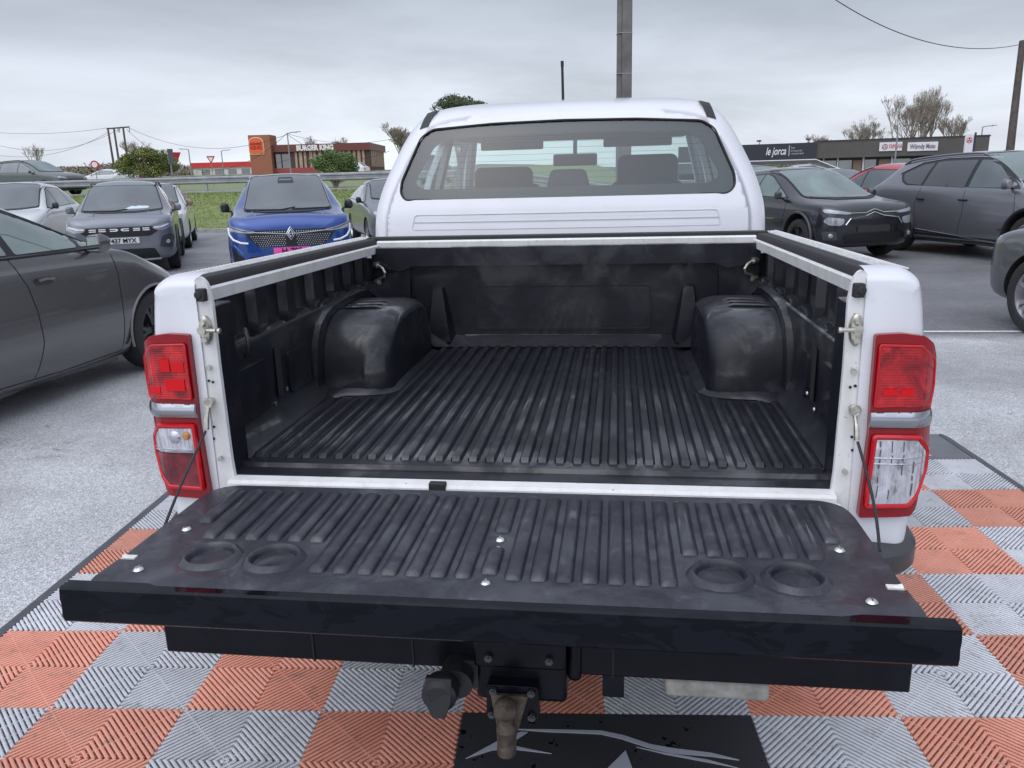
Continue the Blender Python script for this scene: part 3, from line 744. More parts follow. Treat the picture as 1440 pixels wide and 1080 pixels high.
bh = P('bulkhead_liner', BH, LINER, ang=30, fix=False)
mb = MB(); rr = rpoly([(-.352, .908), (.352, .908), (.352, 1.080), (-.352, 1.080)], .016, 4)
mb.tube([(x, 1.4895, z) for x, z in rr], .0022, n=5, closed=True); P('panel_groove', mb, GUNK, bh)
for s in (-1, 1):       # tie-down hooks in the front corners
    mb = MB(); X = .742
    pts = [(s*X, 1.440, 1.178), (s*(X-.012), 1.432, 1.176), (s*(X-.03), 1.42, 1.166), (s*(X-.040), 1.415, 1.150), (s*(X-.036), 1.418, 1.134), (s*(X-.016), 1.43, 1.126), (s*(X-.004), 1.437, 1.120), (s*X, 1.44, 1.112)]
    mb.tube(pts, .0052, n=8); mb.cyl((s*(X+.01), 1.445, 1.178), (s*(X-.008), 1.432, 1.178), .011, n=8); mb.cyl((s*(X+.01), 1.445, 1.110), (s*(X-.008), 1.432, 1.110), .011, n=8)
    P('tie_down_hook', mb, ZINC)
mb = MB(); mb.tube([(-.684, .135, 1.165), (-.675, .12, 1.160), (-.668, .112, 1.145), (-.668, .112, 1.125), (-.676, .12, 1.108), (-.69, .13, 1.10)], .0055, n=8); P('tie_down_hook', mb, BLACKP)

# ---- tailgate
TG = bpy.data.objects.new('tailgate', None)
mb = MB(); rr = []
body = [(-.10, .772), (-.10, .822), (-.50, .824), (-.50, .772)]
mb.box(-.700, .700, -.505, -.045, .772, .824)
TGo = P('tailgate', mb, simple('white_gate_edge', (.62, .63, .66), .35, coat=.6, var=.1), bevel=.006)
mb = MB(); rr = []
for x in (-.748, .748):
    b = .0
    rr.append([(x, -.508, .766), (x, -.508, .829), (x, -.511, .832), (x, -.536, .8325), (x, -.5405, .829), (x, -.543, .812), (x, -.5415, .797), (x, -.5435, .782), (x, -.5415, .769), (x, -.538, .765)])
mb.loft(rr); P('gate_top_cap', mb, BGLOSS, TGo, ang=28)
TL = MB()
o = [(-.655, -.060), (.655, -.060), (.690, -.085), (.700, -.13), (.702, -.415), (.672, -.415), (.672, -.432), (.704, -.432), (.708, -.49), (.708, -.520), (-.708, -.520), (-.708, -.49), (-.704, -.432), (-.672, -.432), (-.672, -.415), (-.702, -.415), (-.700, -.13), (-.690, -.085)]
CUPS = [(-.529, -.412), (-.405, -.411), (.405, -.409), (.531, -.411)]
LZ = .834
def cup(x, y):
    h = 0
    for cx, cy in CUPS:
        d = math.hypot(x-cx, y-cy)
        if d < .040: h = -.004
        elif d < .062: h = max(h, .0105*sin(pi*(d-.040)/.022)**.8)-.004*(d < .044)
    return h
def tl(x, y, w):
    e = .0
    if y < -.500: e = -.005*(-.500-y)/.02
    return (x, y, LZ+e+.0035*smooth((-.465-y)/.015)*(abs(x) < .60)-w*.010)
surf(TL, rpoly(o, [.03, .03, .03, .03, 0, 0, 0, 0, .02, .02, .02, .02, 0, 0, 0, 0, .03, .03], 4), tl, holes=[[(cx+.0415*cos(a), cy+.0415*sin(a)) for a in [k*pi/20 for k in range(40)]] for cx, cy in CUPS], step=.03, back=False)
def ring(mb, cx, cy):
    mb.lathe([(.0001, -.0055), (.034, -.0055), (.0385, -.004), (.0405, .0015), (.0425, .008), (.0465, .0105), (.0515, .008), (.057, .0015), (.060, -.001)], (cx, cy, LZ), n=40)
for c in CUPS: ring(TL, *c)
for k in range(31):
    x = (k-15)*.0446+.003
    ax = abs(x)
    y0 = -.455
    if ax > .335: y0 = -.335
    if ax > .60: y0 = -.265
    if ax > .655: continue
    if k == 15:
        rrib(TL, x, -.265, -.095, LZ, .0165, .0115); rrib(TL, x, -.435, -.335, LZ, .0165, .0115); continue
    rrib(TL, x, y0, -.095 if ax < .63 else -.12, LZ, .0165, .0115)
# raised band the ribs stand on near the hinge
TLo = P('gate_liner', TL, LINERD, TGo, ang=42, fix=False)
for x, y in ((-.642, -.298), (.632, -.293), (-.641, -.469), (.635, -.475), (.004, -.298), (.003, -.468)):
    mb = MB(); mb.lathe([(0, .0052), (.006, .0045), (.0095, .0015), (.0105, 0)], (x, y, LZ+.001), n=14); mb.box(x-.0012, x+.0012, y-.006, y+.006, LZ+.006, LZ+.0068)
    P('gate_screw', mb, CHROME, TLo)
for s in (-1, 1):
    mb = MB(); mb.box(s*.674, s*.700, -.430, -.417, .800, .836); mb.cyl((s*.685, -.4235, .83), (s*.70, -.4235, .834), .007, n=10); P('gate_latch', mb, JAMB, TGo)
    # support cable
    a = Vector((s*.722, -.008, 1.019 if s > 0 else .974+.0)); a.z = 1.015
    e = Vector((s*.712, -.265, .822))
    CB = MB(); CB.cyl((s*.722, .006, 1.018), (s*.722, -.014, 1.018), .0095, n=10); c0 = P('cable_bolt', CB, ZINC)
    CB = MB(); CB.tube([(s*(.722+.0095*cos(a)), -.012, 1.018+.0105*sin(a)) for a in [k*pi/6 for k in range(12)]], .0028, n=6, closed=True); CB.tube([(s*.722, -.013, 1.008), (s*.7235, -.018, .995), (s*.7245, -.022, .985), (s*.726, -.027, .958)], [.0045, .0045, .0062, .0062], n=8); P('cable_eye', CB, ZINC)
    CB = MB(); st = Vector((s*.727, -.03, .955)); pts = []
    for k in range(11):
        t = k/10; q = st.lerp(e, t); q.z -= .012*sin(pi*t); q.x += s*.010*sin(pi*t); pts.append(q)
    CB.tube(pts, .0031, n=8); P('gate_cable', CB, BLACKP)

# ---- tail lamps
def lampmap(s, off=0.):
    def f(x, z, w):
        y = -.016-off
        if x > .835: y += 14*(x-.835)**2
        return (s*(x-.0*w), y+.055*w, z)
    return f
HO = [(.746, .777), (.856, .783), (.868, .800), (.874, .845), (.892, .90), (.893, .93), (.885, .975), (.880, 1.02), (.884, 1.07), (.880, 1.13), (.868, 1.160), (.845, 1.178), (.80, 1.184), (.748, 1.181), (.749, 1.05), (.752, .97)]
for s in (-1, 1):
    mb = MB(); surf(mb, rpoly(HO, .006, 2), lampmap(s), step=.02)
    TLp = P('tail_lamp', mb, REDD, ang=35)
    up_ = [(.757, 1.030), (.872, 1.030), (.877, 1.07), (.873, 1.125), (.838, 1.158), (.757, 1.160)]
    mb = MB(); surf(mb, rpoly(up_, .004, 2), lambda x, z, w, s=s: lampmap(s, .0055-.008*w)(x, z, 0), step=.012, back=False); P('upper_lens', mb, REDL, TLp, ang=0)
    mb = MB(); mb.tube([lampmap(s, .005)(x, z, 0) for x, z in rpoly(up_, .004, 2)], .0028, n=6, closed=True); P('lens_rim', mb, REDR, TLp)
    for x0, x1, z0, z1 in (((.765, .795, 1.095, 1.118), (.80, .823, 1.095, 1.125), (.768, .815, 1.050, 1.078), (.83, .86, 1.04, 1.06)) if s < 0 else ((.77, .80, 1.055, 1.068), (.805, .83, 1.055, 1.068))):
        mb = MB(); surf(mb, [(x0, z0), (x1, z0), (x1, z1), (x0, z1)], lambda x, z, w, s=s: lampmap(s, .0075-.003*w)(x, z, 0), step=.02, back=False); P('reflector', mb, simple('bright_reflector', (.62, .008, .012), .35, spec=.2), TLp)
    ch = [(.750, .983), (.882, .985), (.879, 1.019), (.751, 1.017)]
    mb = MB(); surf(mb, ch, lambda x, z, w, s=s: (lampmap(s, .004+.008*sin(pi*(z-.98)/.04)-.008*w)(x, z, 0)), step=.006, back=False); P('chrome_band', mb, simple('lamp_band', (.33, .34, .37), .12, metal=.9), TLp, ang=60)
    lo_ = [(.762, .812), (.842, .816), (.858, .835), (.877, .885), (.877, .925), (.850, .957), (.766, .958)]
    mb = MB(); mb.tube([lampmap(s, .004)(x, z, 0) for x, z in rpoly([(x+(.82-x)*-.06, z+(.885-z)*-.08) for x, z in lo_], .004, 2)], .006, n=6, closed=True); P('lens_rim', mb, REDR, TLp)
    if s > 0:
        mb = MB(); surf(mb, rpoly(lo_, .004, 2), lambda x, z, w, s=s: lampmap(s, .006-.008*w)(x, z, 0), step=.012, back=False); ll = P('lower_lens', mb, CLEARL, TLp, ang=0)
        mb = MB()
        for z in (.905, .918): mb.tube([lampmap(s, .0075)(x, z, 0) for x in (.765, .79, .82, .85, .875)], .0014, n=5)
        P('lens_rib', mb, TREFL, ll)
        mb = MB(); rq = random.Random(3)
        for x in (.776, .800, .823, .846):
            z = .955
            while z > .83:
                l = rq.uniform(.008, .028)
                if rq.random() < .62: P('lens_shadow_line', MB().tube([lampmap(s, .0068)(x+.0015*sin(z*90), z, 0), lampmap(s, .0068)(x, max(.825, z-l), 0)], .0011, n=4), simple('lamp_dark', (.05, .05, .06), .3), ll)
                z -= l+.006
    else:
        top = [(.762, .898), (.878, .898), (.877, .925), (.850, .957), (.766, .958)]
        mb = MB(); surf(mb, rpoly(top, .003, 2), lambda x, z, w, s=s: lampmap(s, .006-.008*w)(x, z, 0), step=.012, back=False); ll = P('lower_lens', mb, CLEARL, TLp, ang=0)
        mb = MB(); mb.lathe([(0, .012), (.007, .010), (.010, .004), (.011, 0)], (-.782, -.022, .94), 'y', 12)
        for v in range(len(mb.v)): q = mb.v[v]; mb.v[v] = (q[0], -.022-(q[1]+.022)*.6, q[2])
        P('bulb', mb, ORANGEB, ll)
        mb = MB(); mb.lathe([(.018, 0), (.013, .004), (.004, .006), (0, .006)], (-.812, -.020, .935), 'y', 16)
        for v in range(len(mb.v)): q = mb.v[v]; mb.v[v] = (q[0], -.020-(q[1]+.020), q[2])
        P('reflector', mb, TREFL, ll)
        mb = MB()
        for z in (.899, .906): mb.tube([lampmap(s, .0075)(x, z, 0) for x in (.763, .79, .82, .85, .878)], .0016, n=5)
        P('lens_rib', mb, TREFL, ll)
        bot = [(.762, .812), (.842, .816), (.858, .835), (.875, .880), (.877, .895), (.762, .895)]
        mb = MB(); surf(mb, rpoly(bot, .003, 2), lambda x, z, w, s=s: lampmap(s, .006-.008*w)(x, z, 0), step=.012, back=False); P('fog_lens', mb, DARKRL, TLp, ang=0)

# ---- under the tailgate: crossbar, tow hitch, socket, step plate
mb = MB(); mb.box(-.76, .80, -.25, -.17, .512, .590)
XB = P('rear_crossbar', mb, BLACKM, bevel=.004)
for x in (-.42, -.20, .22): P('bar_seam', MB().box(x, x+.004, -.253, -.17, .511, .591), GUNK, XB)
mb = MB(); mb.box(-.062, .128, -.272, -.14, .455, .60)
mb.box(.128, .158, -.262, -.14, .50, .60)
HT = P('tow_hitch', mb, BLACKM, bevel=.012, seg=3)
mb = MB(); mb.box(-.062, .128, -.283, -.26, .540, .610); P('hitch_bracket', mb, BLACKM, HT, bevel=.006)
mb = MB()
def pm(x, z, w): return (x, -.300+.026*w, z)
surf(mb, rpoly([(-.036, .433), (.074, .433), (.072, .512), (-.034, .512)], .010, 3), pm, step=.05); P('hitch_plate', mb, BLACKM, HT, bevel=.001)
for x, z in ((-.020, .501), (.058, .501), (.058, .445), (-.024, .446), (-.03, .566), (.094, .566)):
    mb = MB(); mb.cyl((x, -.284, z), (x, -.309 if z < .55 else -.292, z), .0085, n=6); mb.cyl((x, -.303 if z < .55 else -.29, z), (x, -.312 if z < .55 else -.295, z), .0045, n=8)
    P('bolt', mb, simple('oily_bolt', (.09, .09, .1), .3, metal=.7), HT)
mb = MB()    # gusset of the ball neck, ball on top
bx = .012; mb.add([(bx-.036, -.302, .496), (bx+.040, -.302, .496), (bx+.015, -.335, .412), (bx-.015, -.335, .412), (bx-.036, -.31, .496), (bx+.040, -.31, .496), (bx+.015, -.343, .412), (bx-.015, -.343, .412)], [(0, 1, 2, 3), (7, 6, 5, 4), (0, 4, 5, 1), (1, 5, 6, 2), (2, 6, 7, 3), (3, 7, 4, 0)])
mb.tube([(bx, -.30, .47), (bx, -.32, .44), (bx, -.34, .415), (bx, -.352, .404)], [.013, .016, .019, .020], n=14)
mb.cyl((bx, -.352, .396), (bx, -.352, .446), .0195, .0185, n=18)
P('ball_neck', mb, RUST, HT)
mb = MB(); c = Vector((bx, -.352, .497))
mb.lathe([(.017, -.052), (.0195, -.050), (.0195, -.044), (.0135, -.038), (.0125, -.022)]+[(.0240*cos(a), .0240*sin(a)) for a in [-.9+k*(1.9)/11 for k in range(12)]]+[(.012, .0215), (0, .0215)], c, n=24)
P('tow_ball', mb, RUST, HT, ang=60)
mb = MB(); mb.cyl((-.10, -.24, .515), (-.10, -.30, .508), .034, .037, n=18); mb.box(-.10, -.055, -.27, -.24, .480, .545)
mb.lathe([(0, -.03), (.026, -.03), (.036, -.022), (.038, 0), (.036, .012), (.030, .016)], (-.125, -.315, .505), 'y', 20)
SK = P('trailer_socket', mb, BLACKP, ang=35)
mb = MB(); mb.loft([[(-.152+dx, -.335, .545), (-.098+dx, -.335, .545), (-.098+dx, -.352, .50), (-.112, -.35, .462), (-.138, -.35, .462), (-.152+dx, -.352, .50)] for dx in (0,)]+[[(-.152, -.322, .545), (-.098, -.322, .545), (-.098, -.322, .50), (-.112, -.328, .460), (-.138, -.328, .460), (-.152, -.322, .50)]]); P('socket_flap', mb, BLACKP, SK, bevel=.003)
mb = MB(); mb.box(.333, .548, -.19, -.06, .428, .470); P('step_plate', mb, simple('dirty_step', (.33, .32, .29), .6, bs=.5, bscale=60, var=.35, vscale=22), bevel=.008)
mb = MB(); mb.box(.20, .245, -.24, -.16, .455, .515); P('crossbar_bracket', mb, BLACKM, bevel=.003)

# ---- cab
CABP = [(.822, .60), (.824, 1.26), (.818, 1.365), (.795, 1.46), (.768, 1.53), (.735, 1.60), (.707, 1.655), (.680, 1.70), (.648, 1.742), (.610, 1.778), (.560, 1.803), (.48, 1.820), (.36, 1.832), (.18, 1.840), (0, 1.843)]
CABP = CABP[:1]+cr_(CABP[1:], 4)
YR = [(.6, 1.60)]+cr_([(1.26, 1.60), (1.35, 1.612), (1.42, 1.635), (1.57, 1.70), (1.70, 1.758), (1.75, 1.79), (1.79, 1.84), (1.818, 1.92), (1.836, 2.02), (1.843, 2.12)], 4)
YR = [(a, b) if a < 1 else (a, b) for a, b in YR]
def yr(z): return interp(z, YR)
def yrx(x, z): return yr(z)+.045*(abs(x)/.8)**3
# outer shell: sides above the waist, roof; lofted from rear edge forward
def cabring(inset, dy, grow=0):
    o_ = []
    for i, (x, z) in enumerate(CABP):
        k = inset
        a = CABP[max(0, i-1)]; b = CABP[min(len(CABP)-1, i+1)]; l_ = math.hypot(b[0]-a[0], b[1]-a[1])
        nx_, nz_ = (b[1]-a[1])/l_, -(b[0]-a[0])/l_
        X, Z = max(0, x-nx_*k), z-nz_*k
        o_.append((X, yrx(X, Z)+dy, Z))
    return o_
R3 = [cabring(.076, 0)]+[cabring(.060*(1-sin(t)), .085*(1-cos(t))) for t in [k/9*pi/2 for k in range(10)]]
KS = next(i for i, (x, z) in enumerate(CABP) if z > 1.738)
SHE = [(x, y, z) for x, y, z in R3[-1]]
mb = MB()
for s in (-1, 1):
    mb.loft([[(s*x, y, z) for x, y, z in r] for r in R3], closed=False, caps=False)
    mb.loft([[(s*x, y, z) for x, y, z in R3[-1][KS:]]]+[[(s*x, y_, z+dz) for x, z in CABP[KS:]] for y_, dz in ((2.3, .003), (2.6, .004), (2.95, 0), (3.13, -.02))], closed=False, caps=False)
# rear wall with the window opening
WIN = rpoly([(-.668, 1.424), (.662, 1.424), (.690, 1.452), (.688, 1.50), (.610, 1.680), (.560, 1.712), (.30, 1.727), (0, 1.732), (-.30, 1.727), (-.560, 1.712), (-.610, 1.680), (-.688, 1.50), (-.690, 1.452)], .018, 3)
outl = [(x, z) for x, y, z in R3[0]][:]
outl = outl+[(-x, z) for x, z in outl[::-1][1:]]
outl[0] = (outl[0][0], .60); outl[-1] = (outl[-1][0], .60)
def rw(x, z, w):
    b = 0
    if 1.30 < z < 1.365 and abs(x) < .63:      # the two shallow pressed swages under the window
        for zc in (1.307, 1.334, 1.358): b += .004*math.exp(-((z-zc)/.0026)**2)
        b *= smooth((.63-abs(x))/.012)
    k = smooth((z-1.72)/.08); return (x, yrx(x, z)+.05*w*(1-k)+b, z-.035*w*k)
surf(mb, outl, rw, holes=[WIN], step=.0145)
cabr = P('cab_rear', mb, WHITE, ang=40); wn_ = cabr.modifiers.new('wn', 'WEIGHTED_NORMAL'); wn_.keep_sharp = True; wn_.weight = 80
mb = MB()
pl = rpoly([(-.635, 1.303), (.632, 1.303), (.620, 1.362), (-.622, 1.362)], .012, 3)
def rwl(x, z): return (x, yrx(x, z)-.0008, z)
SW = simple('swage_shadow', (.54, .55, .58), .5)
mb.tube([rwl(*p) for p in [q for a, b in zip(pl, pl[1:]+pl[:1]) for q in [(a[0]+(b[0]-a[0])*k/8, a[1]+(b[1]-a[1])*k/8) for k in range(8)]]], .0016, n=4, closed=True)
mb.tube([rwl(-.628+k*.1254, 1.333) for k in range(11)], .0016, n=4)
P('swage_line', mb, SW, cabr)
# window: glass, dark border, rubber, heater lines
FR = [(x*.90, 1.575+(z-1.575)*.80) for x, z in WIN]
INN = rpoly([(-.590, 1.466), (.586, 1.466), (.624, 1.486), (.622, 1.512), (.553, 1.636), (.51, 1.664), (.30, 1.676), (0, 1.681), (-.30, 1.676), (-.51, 1.664), (-.553, 1.636), (-.622, 1.512), (-.624, 1.486)], .018, 3)
mb = MB(); surf(mb, WIN, lambda x, z, w: (x, yrx(x, z)+.006+.004*w, z), step=.06); rg = P('rear_window', mb, GLASS_T, cabr, ang=60)
mb = MB(); surf(mb, WIN, lambda x, z, w: (x, yrx(x, z)+.0135+.002*w, z), holes=[INN], step=.05); P('glass_border', mb, simple('black_glass_frit', (.012, .012, .016), .5), rg, ang=60)
mb = MB(); mb.tube([(x, yrx(x, z)+.001, z) for x, z in WIN], .0042, n=6, closed=True); P('window_seal', mb, RUBBER, cabr)
mb = MB()
for k in range(9):
    z = 1.475+k*.0245; xe = .62-.33*max(0, (z-1.50))
    mb.tube([(xe*(-1+i/5), yrx(xe*(-1+i/5), z)+.0125, z) for i in range(11)], .0006, n=3)
P('heater_line', mb, simple('heater_print', (.05, .04, .035), .5), rg)
# sides with openings, roof
for s in (-1, 1):
    def sx(z): return interp(z, [(b, a) for a, b in CABP if b < 1.79])
    def sm(y, z, w, s=s): return (s*(sx(z)-.0-.035*w), y, z)
    o = [(3.95, .60), (3.95, 1.30), (3.62, 1.36), (3.05, 1.735), (2.4, 1.737)]+[(y+.0, z) for x, y, z in SHE[::-1] if z < 1.75]+[(SHE[0][1], .60)]
    o = [q for i, q in enumerate(o) if i == 0 or math.hypot(q[0]-o[i-1][0], q[1]-o[i-1][1]) > 1e-4]
    h1 = rpoly([(1.86, 1.36), (2.52, 1.36), (2.52, 1.68), (2.02, 1.68)], .03, 3); h2 = rpoly([(2.62, 1.36), (3.52, 1.36), (3.08, 1.68), (2.62, 1.68)], .03, 3)
    mb = MB(); surf(mb, o, sm, holes=[h1, h2], step=.09); cs = P('cab_side', mb, WHITE, ang=50)
    for h in (h1, h2):
        mb = MB(); surf(mb, h, lambda y, z, w, s=s: (s*(sx(z)-.012-.004*w), y, z), step=.15); P('side_window', mb, GLASS_C, cs)
    mb = MB()
    for pth in ([(2.57, .72), (2.57, 1.66)], [(1.86, .80), (1.78, 1.0), (1.80, 1.30)], [(3.6, .75), (3.62, 1.3)]):
        mb.tube([(s*(sx(z)+.0005), y, z) for y, z in pth], .003, n=4)
    P('door_gap', mb, GUNK, cs)
    for y in (1.92, 2.72):
        mb = MB(); mb.tube([(s*.835, y, 1.13), (s*.855, y+.02, 1.14), (s*.857, y+.14, 1.14), (s*.835, y+.16, 1.13)], .011, n=8); P('door_handle', mb, WHITE, cs)
    # black ditch moulding on the roof edge
    mb = MB(); rg_ = []
    for x0, z0, y0 in ((.600, 1.722, None), (.592, 1.748, None), (.585, 1.770, None), (.578, 1.790, None), (.572, 1.800, 2.05), (.57, 1.806, 2.6), (.57, 1.800, 3.05)):
        y = (yrx(x0, z0)+.001 if y0 is None else y0)-.005
        if y0 is None: rg_.append([(s*(x0-.020), y, z0+.004), (s*(x0+.018), y+.002, z0-.006), (s*(x0+.016), y+.02, z0-.012), (s*(x0-.020), y+.02, z0)])
        else: rg_.append([(s*(x0-.020), y, z0+.005), (s*(x0+.018), y, z0-.003), (s*(x0+.016), y+.0, z0-.014), (s*(x0-.020), y+.0, z0-.008)])
    mb.loft(rg_); P('roof_moulding', mb, BLACKP, cabr, ang=30)
mb = MB()
surf(mb, [(-.74, 0), (.74, 0), (.58, 1), (-.58, 1)], lambda x, t, w: (x, 3.78-.68*t-.06*(x/.7)**2+.005*w, 1.30+.47*t), step=.2); P('windscreen', mb, GLASS_C, ang=60)
for s in (-1, 1):
    mb = MB(); mb.tube([(s*.78, 3.72, 1.30), (s*.71, 3.42, 1.52), (s*.62, 3.08, 1.76)], .035, n=8); P('windscreen_pillar', mb, WHITE)
# front end, simply but fully shaped
mb = MB(); fr = []
for y, w_, zb, zt in ((3.60, .82, .5, 1.33), (3.95, .86, .45, 1.27), (4.4, .87, .45, 1.22), (4.65, .85, .42, 1.16), (4.78, .78, .42, 1.02), (4.84, .70, .45, .85)):
    h_ = [(0, zb), (w_*.9, zb), (w_, zb+.12), (w_, zt-.2), (w_*.95, zt-.08), (w_*.8, zt-.02), (w_*.4, zt+.01), (0, zt+.015)]
    fr.append([(x, y, z) for x, z in h_]+[(-x, y, z) for x, z in h_[::-1][1:-1]])
mb.loft(fr); P('bonnet', mb, WHITE, ang=40)
mb = MB(); mb.box(-.8, .8, 1.62, 4.4, .42, .62); P('cab_floor', mb, BLACKM)
mb = MB(); mb.lathe([(.036, 0), (.032, .015), (.016, .05), (.009, .062)], (0, 0, 0), n=14); mb.cyl((0, 0, .05), (0, -.05, .26), .0078, .0072, n=10); mb.cyl((0, -.049, .255), (0, -.053, .285), .0088, n=10)
ant = P('roof_antenna', mb, BLACKP); ant.location = (-.088, 3.06, 1.835)
# interior
INT = MB()
INT.box(-.70, .70, 3.55, 3.62, .6, 1.36)
ss = P('dashboard', INT, INT_D, bevel=.03, seg=3)
def seat(x0, x1, y, zb, zt, name, parent=None, lean=.16, bev=.04):
    m_ = MB(); m_.loft([[(x0, y, z0), (x1, y, z0), (x1, y+.11, z0), (x0, y+.11, z0)] for z0 in (zb,)]+[[(x0+e, y-lean*(z-zb), z), (x1-e, y-lean*(z-zb), z), (x1-e, y-lean*(z-zb)+.11, z), (x0+e, y-lean*(z-zb)+.11, z)] for z, e in ((zt-.12, .0), (zt, .03))])
    return P(name, m_, INT_D, parent, bevel=bev, seg=4)
rs = seat(-.66, .66, 2.0, .8, 1.455, 'rear_seat_back', lean=.3)
seat(-.10, .11, 1.90, 1.46, 1.535, 'headrest', rs, 0, .02)
for x0, nm in ((-.62, 'a'), (.16, 'b')):
    fs = seat(x0, x0+.44, 2.95, .8, 1.47, 'front_seat_back', lean=.22)
    m_ = MB(); m_.box(x0+.06, x0+.38, 2.72, 2.84, 1.40, 1.605 if nm == 'b' else 1.56); P('headrest', m_, INT_D, fs, bevel=.04, seg=4)
mb = MB(); mb.box(-.16, .10, 3.20, 3.23, 1.56, 1.63); mb.cyl((-.03, 3.215, 1.62), (-.03, 3.24, 1.78), .012); P('rear_view_mirror', mb, simple('mirror_shell', (.12, .12, .12), .5), bevel=.015, seg=3)
mb = MB(); mb.tube([(-.34+.18*cos(a), 3.28+.06*sin(a), 1.28+.17*sin(a)) for a in [k*pi/8 for k in range(16)]], .016, n=6, closed=True); P('steering_wheel', mb, INT_D)
for s in (-1, 1):
    for y in (2.56,):
        mb = MB(); mb.loft([[(s*.775, y-.05, 1.3), (s*.775, y+.05, 1.3), (s*.75, y+.05, 1.3), (s*.75, y-.05, 1.3)], [(s*.665, y-.04, 1.70), (s*.665, y+.04, 1.70), (s*.635, y+.04, 1.70), (s*.635, y-.04, 1.70)]]); P('pillar_trim', mb, INT_L)
    mb = MB(); mb.loft([[(s*.62, 1.84, 1.72), (s*.66, 1.95, 1.70), (s*.62, 3.05, 1.70), (s*.58, 3.05, 1.72)], [(s*.60, 1.84, 1.74), (s*.60, 1.95, 1.79), (s*.57, 3.05, 1.78), (s*.55, 3.05, 1.74)]]); P('headliner_edge', mb, INT_L)
mb = MB(); mb.loft([[(-.6, 1.90, 1.76), (.6, 1.90, 1.76), (.6, 1.90, 1.775), (-.6, 1.90, 1.775)], [(-.6, 3.06, 1.755), (.6, 3.06, 1.755), (.6, 3.06, 1.77), (-.6, 3.06, 1.77)]]); P('headliner', mb, INT_L)
for x0, x1 in ((-.56, -.20), (.14, .52)):
    mb = MB(); mb.box(x0, x1, 3.0, 3.02, 1.655, 1.765); P('sun_visor', mb, INT_L, bevel=.008)
mb = MB(); mb.box(-.60, .60, 2.96, 3.08, 1.70, 1.79); P('header_trim', mb, INT_L, bevel=.02, seg=3)
# wheels
def wheel(mb_t, mb_r, c, r, w, s, spokes=5, rr=.66, axis='x'):
    """tyre and rim with the axle along local x; s the outer side"""
    c = Vector(c)
    pf = [(r*.70, -w*.46), (r*.86, -w*.5), (r*.96, -w*.44), (r, -w*.3), (r, w*.3), (r*.96, w*.44), (r*.86, w*.5), (r*.70, w*.46), (r*rr, w*.36), (r*rr, -w*.36), (r*.70, -w*.46)]
    mb_t.lathe([(a, b*s) for a, b in pf], c, 'x', 36)
    k = rr*r
    mb_r.lathe([(k*1.03, w*.42*s), (k*.97, w*.44*s), (k*.94, w*.30*s), (k*.90, w*.05*s), (k*.3, -w*.05*s), (0, -w*.05*s)], c, 'x', 32)
    for i in range(spokes):
        a0 = 2*pi*i/spokes
        for da in (-.16, .16):
            pts = []
            for q, hw, dx in ((.12, .05, .26), (.55, .035, .30), (.96, .05, .34)):
                a1 = a0+da*q*1.3
                p = Vector((w*dx*s, k*q*cos(a1), k*q*sin(a1))); t = Vector((0, -sin(a1), cos(a1)))*k*hw*2
                pts.append([c+p-t, c+p+t, c+p+t-Vector((w*.12*s, 0, 0)), c+p-t-Vector((w*.12*s, 0, 0))])
            mb_r.loft(pts)
    mb_r.cyl(c+Vector((w*.2*s, 0, 0)), c+Vector((w*.33*s, 0, 0)), k*.17, k*.15, n=14)
for s in (-1, 1):
    for y in (1.13, 4.05):
        a, b = MB(), MB(); wheel(a, b, (0, 0, 0), .38, .26, s, 6)
        w_ = P('wheel', a, TYRE); w_.location = (s*.715, y, .385); P('rim', b, RIM, w_)

